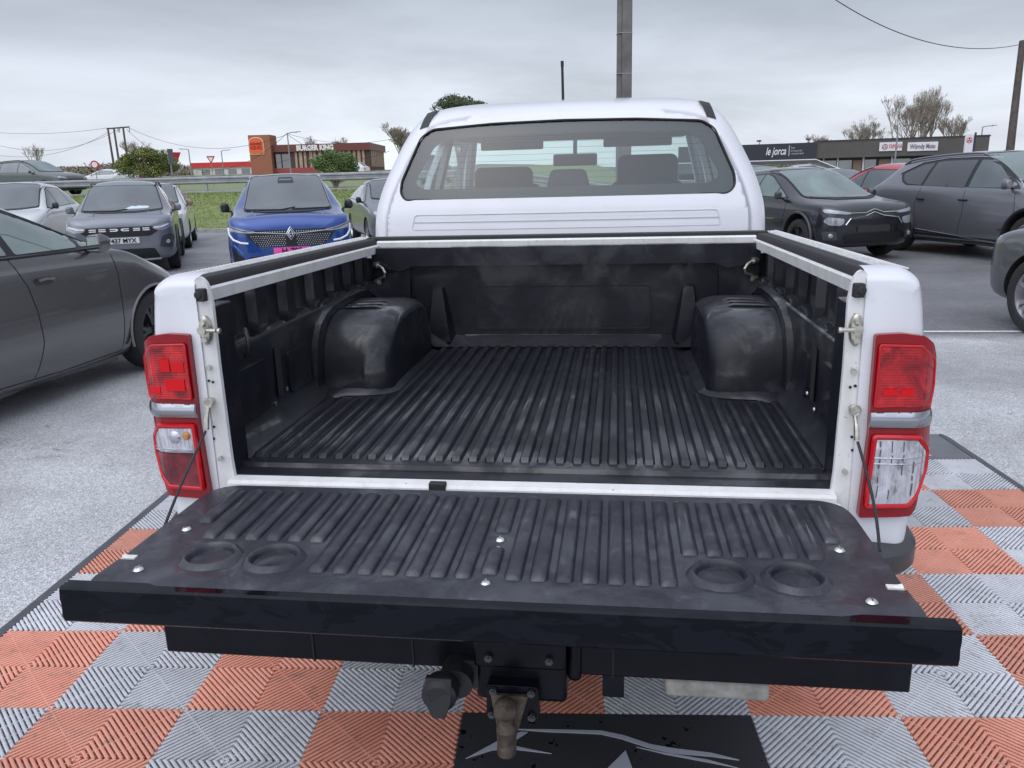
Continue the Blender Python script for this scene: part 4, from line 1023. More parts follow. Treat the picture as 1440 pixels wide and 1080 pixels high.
# ------------------------------------------------------------------ cars
def lerp(a, b, t): return a+(b-a)*t
def hull(st, wells=(), r=.36, name='body', mat=None, parent=None, dry=False, hubz=None, sub=2):
    """closed shell through cross-sections st = (x, wl, zb, wb, zbelt, wt, zt); x forward, y left, z up"""
    rings = []
    for x, wl, zb, wb, zbe, wt, zt in st:
        h = [(0, zb), (wl*.80, zb), (wl*.97, zb+.07), (wl+.008, lerp(zb, zbe, .38)), (wb+.012, lerp(zb, zbe, .72)), (wb+.004, zbe-.045), (wb-.022, zbe+.015), (lerp(wb, wt, .55), lerp(zbe, zt, .52)), (wt, zt-.085*min(1, (zt-zbe)*3)), (wt-.085, zt-.018), (wt*.45, zt+.008), (0, zt+.016)]
        rings.append([(x, y, z) for y, z in h]+[(x, -y, z) for y, z in h[::-1][1:-1]])
    mb = MB(); mb.loft(rings)
    o = mb.build(name, mat, None, ang=0)
    m = o.modifiers.new('s', 'SUBSURF'); m.levels = sub; m.render_levels = sub
    cut = None
    if wells:
        cb = MB()
        for wx, hw in wells:
            for s in (-1, 1):
                cb.cyl((wx, s*(hw-.30), hubz or r), (wx, s*(hw+.35), hubz or r), r*1.13, n=40)
        cut = cb.build('cut', GUNK)
        b = o.modifiers.new('b', 'BOOLEAN'); b.object = cut; b.operation = 'DIFFERENCE'; b.solver = 'EXACT'
    dg = bpy.context.evaluated_depsgraph_get(); dg.update()
    me = bpy.data.meshes.new_from_object(o.evaluated_get(dg))
    if cut:
        # hub faces inside the wells are dark
        me.materials.clear(); me.materials.append(mat); me.materials.append(GUNK)
        for p in me.polygons:
            c = p.center; mi = 0
            for wx, hw in wells:
                d = math.hypot(c.x-wx, c.z-(hubz or r))
                if abs(abs(d)-r*1.13) < .02 and abs(c.y) > hw-.32 and abs(p.normal.y) < .35 and abs(p.normal.x*(c.x-wx)+p.normal.z*(c.z-(hubz or r))) > .9*d: mi = 1
                if d < r*1.13 and abs(abs(c.y)-(hw-.30)) < .01: mi = 1
            p.material_index = mi
        bpy.data.objects.remove(cut)
    bpy.data.objects.remove(o)
    me.polygons.foreach_set('use_smooth', [True]*len(me.polygons)); me.set_sharp_from_angle(angle=radians(32))
    ob = bpy.data.objects.new(name, me); COL.objects.link(ob); ob.parent = parent
    bv = BVHTree.FromPolygons([v.co[:] for v in me.vertices], [tuple(p.vertices) for p in me.polygons])
    return ob, bv
class Skin:
    """lays plates on a car's shell: f/b = seen from the front or rear (y, z outline), l/r = from a side (x, z), t = from above (x, y)"""
    def __init__(s, bv, half): s.bv = bv; s.h = half
    def pt(s, k, u, v, off):
        if k == 'f': o, d = Vector((s.h+2, u, v)), Vector((-1, 0, 0))
        elif k == 'b': o, d = Vector((-s.h-2, u, v)), Vector((1, 0, 0))
        elif k == 'l': o, d = Vector((u, 3, v)), Vector((0, -1, 0))
        elif k == 'r': o, d = Vector((u, -3, v)), Vector((0, 1, 0))
        else: o, d = Vector((u, v, 4)), Vector((0, 0, -1))
        hit = s.bv.ray_cast(o, d, 6)
        if hit[0] is None:
            q = s.bv.find_nearest(o+d*3.0)
            return q[0]-d*off if q[0] else o+d*3
        n = hit[1]
        if n.dot(d) > 0: n = -n
        return hit[0]+(n*.6-d*.4)*off
    def plate(s, k, pl, name, mat, parent, off=.004, dep=.012, step=.06, rad=0, holes=(), ang=40):
        if rad: pl = rpoly(pl, rad, 3)
        mb = MB(); surf(mb, pl, lambda u, v, w: s.pt(k, u, v, off-dep*w), holes=holes, step=step, back=False)
        return mb.build(name, mat, parent, ang=ang)
    def screen(s, pl, mat, parent):
        n = len(pl); cx = sum(p[0] for p in pl)/n; cz = sum(p[1] for p in pl)/n
        big = [(cx+(y-cx)*1.035, cz+(z-cz)*1.07) for y, z in pl]
        o = s.plate('f', big, 'windscreen', simple('black_glass_frit', (.012, .012, .016), .5), parent, off=.012, dep=.025, rad=.03, step=.04)
        s.plate('f', pl, 'windscreen_glass', mat, o, off=.020, dep=.006, rad=.03, step=.04)
        return o
    def line(s, k, pts, name, mat, parent, r=.006, off=0., n=5, closed=False, sub=6):
        q = []
        m = len(pts)
        for i in range(m if closed else m-1):
            a, b = pts[i], pts[(i+1) % m]
            for j in range(sub): q.append((lerp(a[0], b[0], j/sub), lerp(a[1], b[1], j/sub)))
        if not closed: q.append(pts[-1])
        mb = MB(); mb.tube([s.pt(k, u, v, off) for u, v in q], r, n=n, closed=closed)
        return mb.build(name, mat, parent)
def car_wheels(root, xs_, hw, r, w=.21, rim=RIM, spokes=5, hz=None):
    for x in xs_:
        for s in (-1, 1):
            a, b = MB(), MB(); wheel(a, b, (0, 0, 0), r, w, s, spokes)
            R = Matrix.Rotation(pi/2, 4, 'Z')     # axle from x to y
            o = a.build('wheel', TYRE, root, M=R); o.location = (x, s*(hw-w*.5-.012), hz or r); b.build('rim', rim, o, M=R)
def mirror(root, x, y, z, mat, s, sc=1):
    mb = MB(); mb.loft([[(x+dx*sc, s*(y+a*.5*sc), z+b*sc) for a, b in ((0, -.055), (.20, -.06), (.235, -.02), (.235, .045), (.19, .08), (.02, .07), (-.02, .01))] for dx in (-.035, .02)]+[[(x+.07*sc, s*(y+.05+a*.32*sc), z+b*.7*sc) for a, b in ((0, -.055), (.20, -.06), (.235, -.02), (.235, .045), (.19, .08), (.02, .07), (-.02, .01))]])
    m = mb.build('door_mirror', mat, root, bevel=.01*sc, ang=40)
    mb = MB(); mb.loft([[(x-.04*sc, s*(y+a*.5*sc), z+b*sc) for a, b in ((.01, -.042), (.19, -.045), (.215, -.01), (.215, .04), (.18, .062), (.03, .055))], [(x-.036*sc, s*(y+a*.5*sc), z+b*sc) for a, b in ((.01, -.042), (.19, -.045), (.215, -.01), (.215, .04), (.18, .062), (.03, .055))]]); mb.build('mirror_glass', simple('mirror_glass', (.6, .65, .66), .03, metal=1), m)
    mb = MB(); mb.tube([(x, s*(y-.06), z-.06), (x, s*(y+.03), z-.03)], .018*sc, n=6); mb.build('mirror_foot', BLACKP, m)
# profile families, measured from the front bumper backwards (fractions turned into metres by the caller)
def prof_suv(L_, W_, H, hood=1.03, nose=.88, cowl=1.12, hdr=2.05, belt=1.0, tail=.35, rear_r=.55, snub=1.0):
    h = L_/2; w = W_/2
    def X(d): return h-d
    return [
     (X(0.000), w*.56, .34, w*.58, nose-.22, w*.50, nose-.14),
     (X(0.045), w*.76, .26, w*.78, nose-.13, w*.68, nose-.04),
     (X(0.15*snub), w*.92, .22, w*.91, nose-.04, w*.76, nose+.04),
     (X(0.36), w*.985, .21, w*.955, nose+.02, w*.80, hood-.05),
     (X(0.75), w, .20, w*.968, belt-.06, w*.82, hood+.01),
     (X(cowl), w*.995, .19, w*.965, belt-.01, w*.80, hood+.055),
     (X(cowl+.10), w*.995, .19, w*.96, belt, w*.775, hood+.10),
     (X(lerp(cowl, hdr, .62)), w*.995, .19, w*.958, belt+.015, w*.71, lerp(hood+.08, H-.03, .66)),
     (X(hdr), w*.995, .19, w*.955, belt+.02, w*.655, H-.035),
     (X(hdr+.40), w*.995, .19, w*.955, belt+.025, w*.650, H),
     (X(L_*.62), w*.998, .19, w*.955, belt+.035, w*.645, H-.005),
     (X(L_*.80), w, .20, w*.958, belt+.06, w*.63, H-.045),
     (X(L_-rear_r), w*.99, .21, w*.95, belt+.085, w*.60, H-.10),
     (X(L_-.25), w*.97, .24, w*.93, belt+.07, w*.60, lerp(belt, H, tail)),
     (X(L_-.10), w*.93, .28, w*.90, belt-.01, w*.62, belt+.06),
     (X(L_-.03), w*.84, .32, w*.82, belt-.08, w*.60, belt-.02),
     (X(L_), w*.66, .38, w*.66, belt-.16, w*.5, belt-.10)]
def wscreen(cowl, hdr, h, hood, H, w): # windscreen outline in (y, z) for the front view
    z0, z1 = hood+.085, H-.055
    return [(-w*.755, z0+.01), (-w*.4, z0-.022), (0, z0-.03), (w*.4, z0-.022), (w*.755, z0+.01), (w*.625, z1-.03), (w*.58, z1), (0, z1+.025), (-w*.58, z1), (-w*.625, z1-.03)]
def side_glass(S, k, root, L_, H, cowl, hdr, belt, hood, mat, trim=BLACKP, split=(.5,), rise=.05, tailx=None, front_cut=.18, chrome=None, top=.105):
    h = L_/2; xf = h-cowl-front_cut; xt = h-hdr-.10; xr = tailx if tailx is not None else -h+.62; zt = H-top
    lo = belt+.045
    pl = [(xf, lo), (xt, zt-.04), (xt-.20, zt), (0, zt+.012), (xr+.35, zt-.03), (xr, lo+rise+.10), (xr+.05, lo+rise)]
    frame = S.plate(k, [(x, z) for x, z in pl], 'window_frame', trim, root, off=.002, dep=.01, rad=.02)
    cuts = [xf]+list(split)+[xr-.1]
    for a, b in zip(cuts, cuts[1:]):
        a2, b2 = a-.018, b+.018
        q = []
        def top(x): return interp(-x, [(-p[0], p[1]) for p in pl[:6]])
        def bot(x): return lerp(lo, lo+rise, min(1, max(0, (xf-x)/(xf-xr))))+.012
        n = 8; up = []; dn = []
        for i in range(n+1):
            x = lerp(a2, b2, i/n)
            if x < xr+.02: x = xr+.02
            t_, b_ = top(x)-.018, bot(x)
            if t_ > b_+.004: up.append((x, t_)); dn.append((x, b_))
        if len(up) > 1: S.plate(k, dn+up[::-1], 'side_window', mat, frame, off=.0055, dep=.004)
    if chrome: S.line(k, [(x, z+.006) for x, z in pl[:6]], 'window_trim', chrome, frame, r=.007, off=.004)
    return frame
def plain_car(name, label, L_, W_, H, loc, heading, mat, r=.33, rails=False, glass=CGL, group=None, det=True, rim=RIM, tail_red=True, kind='suv', mmat=None, cat='car', wells=True, **kw):
    root = thing(name, label, cat, loc, heading, group)
    p = dict(hood=1.0, nose=.84, cowl=1.10, hdr=1.95, belt=.96)
    p.update(kw); st = prof_suv(L_, W_, H, **p); h = L_/2; w = W_/2
    wx = (h-.86, -h+.80)
    body, bv = hull(st, [(x, w) for x in wx] if wells else (), r, 'body', mat, root)
    S = Skin(bv, h)
    ws = S.screen(wscreen(p['cowl'], p['hdr'], h, p['hood'], H, w*.97), glass, root)
    for k in 'lr': side_glass(S, k, root, L_, H, p['cowl'], p['hdr'], p['belt'], p['hood'], CGL, split=(.0, -.95) if L_ > 4.2 else (-.05,))
    zb = p['belt']+.10
    S.plate('b', [(-w*.60, zb), (w*.60, zb), (w*.54, H-.13), (-w*.54, H-.13)], 'rear_window', CGD, root, off=.004, rad=.05)
    for k in (-1, 1):
        S.plate('f', [(k*w*.52, p['nose']-.12), (k*w*.90, p['nose']-.06), (k*w*.88, p['nose']+.0), (k*w*.60, p['nose']-.035)], 'headlight', LAMPC, root, rad=.02, step=.03)
        S.plate('b', [(k*w*.58, .76), (k*w*.88, .78), (k*w*.86, .92), (k*w*.62, .90)], 'tail_light', simple('tail_red', (.45, .01, .015), .2, coat=1), root, rad=.02, step=.03)
        mirror(root, h-p['cowl']-.38, w*.965, p['belt']+.09, mmat or mat, k)
    S.plate('f', [(-w*.5, p['nose']-.24), (w*.5, p['nose']-.24), (w*.55, p['nose']-.14), (-w*.55, p['nose']-.14)], 'grille', BLACKP, root, rad=.02, off=.003)
    S.plate('f', [(-w*.62, .28), (w*.62, .28), (w*.55, .44), (-w*.55, .44)], 'lower_grille', BLACKP, root, rad=.03, off=.003)
    car_wheels(root, wx, w, r, rim=rim)
    if rails:
        for k in (-1, 1):
            mb = MB(); ys = k*w*.60
            pts = [(lerp(h-p['hdr']-.15, -h+.75, i/10)) for i in range(11)]
            mb.tube([tuple(S.pt('t', x, ys, .045 if 0 < i < 10 else .0)) for i, x in enumerate(pts)], .016, n=6); mb.build('roof_rail', BLACKP, root)
    return root, S, p
RH = radians(-67.5)     # heading of the far row, pointing back at the truck

# --- blue SUV
BLUE = paint('blue_paint', (.002, .045, .24), metal=.35, rough=.3)
root = thing('parked_suv', 'bright blue SUV with chequered grille facing the truck beside the grass', 'car', (-5.36, 11.55, 0), radians(-67))
root.scale = (1, 1, 1.06); H = 1.545; L_ = 4.50; W_ = 1.84; h = L_/2; w = W_/2
st = prof_suv(L_, W_, H, hood=1.03, nose=.95, cowl=1.12, hdr=1.98, belt=.99)
body, bv = hull(st, [(x, w) for x in (h-.88, -h+.82)], .36, 'body', BLUE, root); S = Skin(bv, h)
S.screen([(-w*.70, 1.05), (-w*.35, 1.028), (w*.35, 1.028), (w*.70, 1.05), (w*.585, H-.075), (w*.53, H-.048), (0, H-.03), (-w*.53, H-.048), (-w*.585, H-.075)], CGL, root)
S.plate('f', [(-.13, H-.15), (.13, H-.15), (.11, H-.06), (-.11, H-.06)], 'sensor_cover', BLACKP, root, off=.022, rad=.02)
for k in 'lr': side_glass(S, k, root, L_, H, 1.12, 1.98, .99, 1.03, CGL, split=(.05, -.9), chrome=CHROME)
GRL = simple('grille_black', (.01, .01, .012), .35)
gr = S.plate('f', [(-.56, .66), (-.44, .57), (.44, .57), (.56, .66), (.66, .775), (.62, .795), (-.62, .795), (-.66, .775)], 'grille', GRL, root, off=.004, rad=.02, step=.04)
SILV = simple('silver_trim', (.62, .63, .66), .22, metal=.9)
mb = MB()
for r_ in range(8):
    z = .585+r_*.0262
    half = interp(z, [(.57, .44), (.66, .56), (.775, .64)])
    n_ = int(half/.034)
    for c_ in range(-n_, n_+1):
        y = (c_+(.5 if r_ % 2 else 0))*.0335
        if abs(y) > half-.02 or (abs(y) < .075) or .725 < z < .752: continue
        a = [S.pt('f', y+dy, z+dz, .008) for dy, dz in ((-.008, 0), (0, -.009), (.008, 0), (0, .009))]
        mb.add([p+Vector((.004, 0, 0)) for p in a]+[p-Vector((.006, 0, 0)) for p in a], [(0, 1, 2, 3), (0, 4, 5, 1), (1, 5, 6, 2), (2, 6, 7, 3), (3, 7, 4, 0)])
mb.build('grille_studs', SILV, gr)
S.line('f', [(-.60, .775), (-.1, .740), (.1, .740), (.60, .775)], 'grille_bar', CHROME, gr, r=.008, off=.012)
for rr_, nm in ((1., 'badge'), (.58, 'badge')):
    S.line('f', [(0, .74-.085*rr_), (.058*rr_, .74), (0, .74+.085*rr_), (-.058*rr_, .74)], nm, CHROME, gr, r=.0085, off=.025, closed=True, sub=4)
for k in (-1, 1):
    hl = S.plate('f', [(k*.50, .785), (k*.62, .80), (k*.845, .865), (k*.865, .83), (k*.84, .79), (k*.56, .755), (k*.50, .76)], 'headlight', LAMPC, root, off=.006, rad=.012, step=.025)
    S.line('f', [(k*.865, .83), (k*.855, .74), (k*.80, .675), (k*.70, .635), (k*.60, .625)], 'daytime_lamp', simple('drl_white', (.85, .87, .9), .2), hl, r=.013, off=.006)
    S.line('f', [(k*.52, .775), (k*.66, .79), (k*.84, .85)], 'lamp_eyebrow', GRL, hl, r=.006, off=.010)
    S.plate('f', [(k*.66, .30), (k*.82, .34), (k*.85, .60), (k*.74, .47), (k*.68, .44)], 'bumper_vent', GRL, root, off=.005, rad=.02, step=.04)
    S.line('f', [(k*.68, .47), (k*.80, .60), (k*.83, .56)], 'bumper_crease', BLUE, root, r=.012, off=.0)
    mirror(root, h-1.50, w*.985, 1.06, BLACKP, k)
    S.line('t', [(h-.25, k*.46), (h-.60, k*.52), (h-1.12, k*.60)], 'bonnet_crease', BLUE, root, r=.012, off=-.004)
    mb = MB(); mb.tube([tuple(S.pt('t', lerp(h-2.05, -h+.75, i/12), k*w*.60, .03)) for i in range(13)], .018, n=6); mb.build('roof_rail', SILV, root)
    S.line('f', [(k*w*.72, 1.06), (k*w*.66, 1.30), (k*w*.60, H-.08)], 'pillar_edge', SILV, root, r=.006, off=.006)
S.plate('f', [(-.66, .26), (.66, .26), (.60, .44), (-.60, .44)], 'lower_grille', GRL, root, off=.004, rad=.03)
PINK = simple('pink_plate', (.80, .10, .38), .45)
pl_ = S.plate('f', [(-.26, .455), (.26, .455), (.26, .555), (-.26, .555)], 'number_plate', PINK, root, off=.02, dep=.02, rad=.006, step=.1)
mb = MB(); text_mesh(mb, 'H-705', .105, lambda a, b, c: S.pt('f', a, .505+b, 0)+Vector((.035, 0, 0)), .002, xs=1.1, bold=.002)
# letters face forward: text x runs to the car's left as seen from the front
mb.v = [tuple(q) for q in mb.v]; mb.build('plate_text', INKB, pl_, ang=0, fix=False)
S.line('f', [(-.62, 1.035), (-.1, 1.03), (.1, 1.055)], 'wiper', BLACKP, root, r=.008, off=.028)
S.line('f', [(.05, 1.035), (.62, 1.035)], 'wiper', BLACKP, root, r=.008, off=.028)
car_wheels(root, (h-.88, -h+.82), w, .355)

# --- grey SUV with the white plate
GREY = paint('slate_grey_paint', (.16, .175, .205), metal=.4, rough=.35)
root = thing('parked_suv', 'slate grey SUV with roof rails and white number plate facing the truck', 'car', (-9.35, 13.2, 0), radians(-62))
H = 1.60; L_ = 4.54; W_ = 1.79; h = L_/2; w = W_/2
st = prof_suv(L_, W_, H, hood=1.06, nose=.97, cowl=1.15, hdr=1.95, belt=1.0)
body, bv = hull(st, [(x, w) for x in (h-.84, -h+.82)], .36, 'body', GREY, root); S = Skin(bv, h)
S.screen([(-w*.745, 1.09), (-w*.35, 1.065), (w*.35, 1.065), (w*.745, 1.09), (w*.625, H-.13), (w*.57, H-.10), (0, H-.09), (-w*.57, H-.10), (-w*.625, H-.13)], CGL, root)
S.plate('f', [(.05, 1.095), (.50, 1.095), (.42, 1.135), (.18, 1.15)], 'dash_paper', simple('paper_white', (.6, .7, .74), .5), root, off=.022, dep=.001, rad=.02)
for k in 'lr': side_glass(S, k, root, L_, H, 1.15, 1.95, 1.0, 1.06, CGL, split=(.1, -.85))
gr = S.plate('f', [(-.60, .735), (-.47, .66), (.47, .66), (.60, .735), (.62, .81), (.50, .825), (-.50, .825), (-.62, .81)], 'grille', GRL, root, off=.004, rad=.02, step=.04)
DRL = simple('grille_white', (.8, .82, .85), .25)
for y in (-.42, -.27, .27, .42):
    for z in (.765, .795):
        S.plate('f', [(y-.055, z-.008), (y+.055, z-.008), (y+.055, z+.008), (y-.055, z+.008)], 'grille_dash', DRL, gr, off=.010, step=.03)
for k in (-1, 1):
    S.plate('f', [(k*.02, .773), (k*.05, .757), (k*.15, .757), (k*.15, .772), (k*.065, .772), (k*.05, .780), (k*.065, .788), (k*.15, .788), (k*.15, .803), (k*.05, .803), (k*.02, .787)], 'grille_badge', DRL, gr, off=.012, step=.02)
    hl = S.plate('f', [(k*.56, .765), (k*.70, .745), (k*.83, .80), (k*.86, .86), (k*.78, .865), (k*.60, .825), (k*.52, .805)], 'headlight', LAMPC, root, off=.006, rad=.015, step=.025)
    S.line('f', [(k*.54, .80), (k*.66, .80), (k*.78, .845)], 'daytime_lamp', DRL, hl, r=.011, off=.008)
    S.plate('f', [(k*.60, .46), (k*.80, .44), (k*.86, .62), (k*.80, .69), (k*.66, .64)], 'fog_lamp_recess', simple('cladding_grey', (.05, .052, .055), .5), root, off=.003, rad=.03, step=.04)
    fo = MB(); c = S.pt('f', k*.74, .545, .01); fo.lathe([(0, .012), (.028, .010), (.036, 0), (.04, -.02)], c, 'x', 16); fo.build('fog_lamp', LAMPC, root)
    mirror(root, h-1.55, w*.97, 1.09, GREY, k)
    mb = MB(); mb.tube([tuple(S.pt('t', lerp(h-1.98, -h+.75, i/12), k*w*.62, .05 if 0 < i < 12 else 0)) for i in range(13)], .020, n=6); mb.build('roof_rail', BLACKP, root)
    S.line('t', [(h-.30, k*.40), (h-.70, k*.44), (h-1.15, k*.50)], 'bonnet_crease', GREY, root, r=.012, off=-.004)
    for wx in (h-.84, -h+.82):
        mb = MB(); mb.tube([(wx+.43*cos(a), k*(w-.005), .36+.43*sin(a)) for a in [-.3+(pi+.6)*i/16 for i in range(17)]], .022, n=6); mb.build('arch_cladding', simple('cladding_grey', (.05, .052, .055), .5), root)
S.plate('f', [(-.60, .28), (.60, .28), (.52, .45), (-.52, .45)], 'lower_grille', GRL, root, off=.004, rad=.03)
S.line('f', [(-.60, .26), (0, .24), (.60, .26)], 'skid_plate', simple('skid_grey', (.35, .36, .37), .4), root, r=.025, off=.0)
pl_ = S.plate('f', [(-.25, .545), (.29, .545), (.29, .645), (-.25, .645)], 'number_plate', PLATE, root, off=.02, dep=.02, rad=.006, step=.1)
mb = MB(); text_mesh(mb, '7437 MYX', .108, lambda a, b, c: S.pt('f', a+.02, .592+b, 0)+Vector((.032, 0, 0)), .002, xs=.95, bold=.0025)
mb.build('plate_text', INKB, pl_, ang=0, fix=False)
S.line('f', [(-.62, 1.075), (-.1, 1.07), (.1, 1.09)], 'wiper', BLACKP, root, r=.008, off=.028)
car_wheels(root, (h-.84, -h+.82), w, .345)

# --- black compact SUV seen three quarter
BLK = paint('black_paint', (.008, .009, .014), metal=.2, rough=.25)
root = thing('parked_hatchback', 'black compact crossover with chrome double grille line parked right of the cab', 'car', (3.60, 14.0, 0), radians(-69))
H = 1.52; L_ = 4.16; W_ = 1.79; h = L_/2; w = W_/2
st = prof_suv(L_, W_, H, hood=1.0, nose=.90, cowl=1.02, hdr=1.92, belt=.96)
body, bv = hull(st, [(x, w) for x in (h-.80, -h+.76)], .36, 'body', BLK, root); S = Skin(bv, h)
S.screen([(-w*.73, 1.03), (-w*.35, 1.005), (w*.35, 1.005), (w*.73, 1.03), (w*.605, H-.085), (w*.55, H-.06), (0, H-.045), (-w*.55, H-.06), (-w*.605, H-.085)], CGL2, root)
for k in 'lr': side_glass(S, k, root, L_, H, 1.02, 1.92, .96, 1.0, CGL2, split=(.45, -.25, -1.0))
for k in (-1, 1):
    hl = S.plate('f', [(k*.42, .795), (k*.80, .855), (k*.82, .83), (k*.80, .795), (k*.50, .765), (k*.42, .775)], 'headlight', LAMPC, root, off=.006, rad=.01, step=.025)
    h2 = S.plate('f', [(k*.54, .70), (k*.78, .73), (k*.82, .66), (k*.76, .60), (k*.60, .59), (k*.54, .63)], 'headlight', LAMPC, root, off=.006, rad=.025, step=.025)
    S.line('f', [(k*.42, .785), (k*.16, .785), (k*.07, .815), (0, .835)], 'chrome_line', CHROME, root, r=.009, off=.016)
    S.line('f', [(k*.52, .60), (k*.44, .70), (k*.16, .735), (k*.07, .765), (0, .79)], 'chrome_line', CHROME, root, r=.010, off=.022)
    S.plate('f', [(k*.62, .36), (k*.80, .36), (k*.83, .50), (k*.66, .50)], 'fog_lamp_recess', simple('cladding_grey', (.05, .052, .055), .5), root, off=.006, rad=.03, step=.03)
    fo = MB(); c = S.pt('f', k*.72, .43, .012); fo.lathe([(0, .014), (.03, .010), (.038, 0), (.042, -.02)], c, 'x', 16); fo.build('fog_lamp', LAMPC, root)
    mirror(root, h-1.36, w*.97, 1.05, BLK, k)
    for wx in (h-.80, -h+.76):
        mb = MB(); mb.tube([(wx+.43*cos(a), k*(w-.005), .36+.43*sin(a)) for a in [-.3+(pi+.6)*i/16 for i in range(17)]], .024, n=6); mb.build('arch_cladding', simple('cladding_grey', (.05, .052, .055), .5), root)
S.plate('f', [(-.46, .60), (.46, .60), (.44, .685), (-.44, .685)], 'grille', GRL, root, off=.004, rad=.01, step=.05)
S.plate('f', [(-.50, .30), (.50, .30), (.56, .42), (.50, .46), (-.50, .46), (-.56, .42)], 'lower_grille', GRL, root, off=.004, rad=.02)
S.plate('f', [(-.30, .48), (.30, .48), (.30, .585), (-.30, .585)], 'plate_holder', simple('plate_black', (.03, .03, .032), .45), root, off=.018, dep=.02, rad=.01, step=.1)
S.line('f', [(-.62, 1.015), (0, 1.005), (.62, 1.015)], 'wiper', BLACKP, root, r=.009, off=.012)
S.line('r', [(-.20, 1.0), (-.22, .5), (-.15, .3)], 'door_gap', GUNK, root, r=.004)
S.line('r', [(h-1.2, .95), (h-1.28, .6), (h-1.22, .35)], 'door_gap', GUNK, root, r=.004)
car_wheels(root, (h-.80, -h+.76), w, .34, rim=RIMD)

# --- big dark grey SUV, side on, right
DGR = paint('graphite_paint', (.19, .195, .215), metal=.6, rough=.28)
root = thing('parked_suv', 'large graphite SUV seen side on with chrome window line at the right', 'car', (6.62, 12.9, 0), radians(-68))
H = 1.70; L_ = 4.68; W_ = 1.86; h = L_/2; w = W_/2
st = prof_suv(L_, W_, H, hood=1.13, nose=1.02, cowl=1.20, hdr=2.0, belt=1.07)
body, bv = hull(st, [(x, w) for x in (h-.92, -h+.95)], .38, 'body', DGR, root); S = Skin(bv, h)
S.screen(wscreen(1.2, 2.0, h, 1.13, H, w), CGL2, root)
S.plate('b', [(-w*.60, 1.2), (w*.60, 1.2), (w*.54, H-.15), (-w*.54, H-.15)], 'rear_window', CGD, root, off=.004, rad=.05)
for k in 'lr':
    fr = S.plate(k, [(1.12, 1.115), (.42, H-.125), (.1, H-.10), (-.6, H-.105), (-1.15, H-.16), (-1.55, 1.36), (-1.42, 1.22), (-1.28, 1.165)], 'window_frame', BLACKP, root, off=.003, rad=.02)
    for q in ([(1.0, 1.135), (.42, H-.155), (.14, H-.135), (.14, 1.13)], [(.06, 1.13), (.06, H-.135), (-.60, H-.14), (-.80, H-.155), (-.86, 1.16)], [(-.92, 1.165), (-.86, H-.165), (-1.12, H-.20), (-1.47, 1.355), (-1.38, 1.245), (-1.26, 1.19)]):
        S.plate(k, q, 'side_window', CGD if q[0][0] < .2 else CGL, fr, off=.007, dep=.004, rad=.02)
    S.line(k, [(1.16, 1.12), (.42, H-.115), (.1, H-.09), (-.6, H-.095), (-1.15, H-.15), (-1.58, 1.36)], 'window_trim', CHROME, fr, r=.010, off=.004)
    S.line(k, [(h-1.50, .30), (.2, .34), (-h+1.45, .42)], 'sill_trim', CHROME, root, r=.016, off=.012)
    S.plate(k, [(h-1.45, .20), (h-1.42, .34), (-h+1.45, .36), (-h+1.4, .22)], 'sill_cladding', BLACKP, root, off=.006, rad=.01, step=.12)
    for x in (.16, -.78): S.line(k, [(x+.03, .93), (x-.13, .935)], 'door_handle', BLACKP, root, r=.018, off=.02)
    for pth in ([(.10, 1.1), (.12, .7), (.06, .38)], [(1.08, 1.08), (1.12, .8), (1.05, .38)], [(-.88, 1.12), (-.98, .85), (-.86, .45)]): S.line(k, pth, 'door_gap', GUNK, root, r=.004)
    kk = 1 if k == 'l' else -1
    mirror(root, .98, w*.965, 1.18, DGR, kk, 1.15)
    for wx in (h-.92, -h+.95):
        mb = MB(); mb.tube([(wx+.455*cos(a), kk*(w-.004), .38+.455*sin(a)) for a in [-.25+(pi+.5)*i/18 for i in range(19)]], .028, n=6); mb.build('arch_cladding', BLACKP, root)
    mb = MB(); mb.tube([tuple(S.pt('t', lerp(h-2.1, -h+.65, i/12), kk*w*.60, .035 if 0 < i < 12 else 0)) for i in range(13)], .020, n=6); mb.build('roof_rail', DGR, root)
    S.plate('b', [(kk*.55, .88), (kk*.82, .88), (kk*.80, .99), (kk*.6, .98)], 'tail_light', simple('tail_red', (.45, .01, .015), .2, coat=1), root, rad=.02, step=.03)
    S.plate('f', [(kk*.50, .86), (kk*.86, .93), (kk*.84, .98), (kk*.55, .92)], 'headlight', LAMPC, root, rad=.02, step=.03)
mb = MB(); text_mesh(mb, 'e-POWER', .055, lambda a, b, c: S.pt('r', .98+a, .50+b, .004), .002); mb.build('door_badge', CHROME, root, ang=0, fix=False)
S.plate('f', [(-.5, .5), (.5, .5), (.56, .85), (-.56, .85)], 'grille', GRL, root, rad=.05, off=.004)
car_wheels(root, (h-.92, -h+.95), w, .37)

# --- dark grey hatchback beside the truck, left
HG = paint('warm_grey_paint', (.12, .118, .122), metal=.7, rough=.25)
root = thing('parked_hatchback', 'dark grey hatchback parked beside the truck at the left edge', 'car', (-4.59, 3.17, 0), radians(86.6))
H = 1.56; ZF = lambda pl: [(x, z if z < 1.1 else 1.07+(z-1.07)*1.20) for x, z in pl]; L_ = 4.06; W_ = 1.78; h = L_/2; w = W_/2
st = prof_suv(L_, W_, H, hood=.965, nose=.73, cowl=.93, hdr=2.01, belt=1.03, tail=.5)
st = [(x, a, max(.15, b-.04), c, d, e, f) for x, a, b, c, d, e, f in st]
body, bv = hull(st, [(x, w) for x in (h-.63, -h+.72)], .33, 'body', HG, root, sub=3); S = Skin(bv, h)
S.screen(wscreen(.93, 2.01, h, .97, H, w), CGL2, root)
S.plate('b', [(-w*.55, 1.12), (w*.55, 1.12), (w*.5, H-.13), (-w*.5, H-.13)], 'rear_window', CGD, root, off=.004, rad=.05)
GWIN = carglass('hatch_window_glass', (.15, .20, .185), .01)
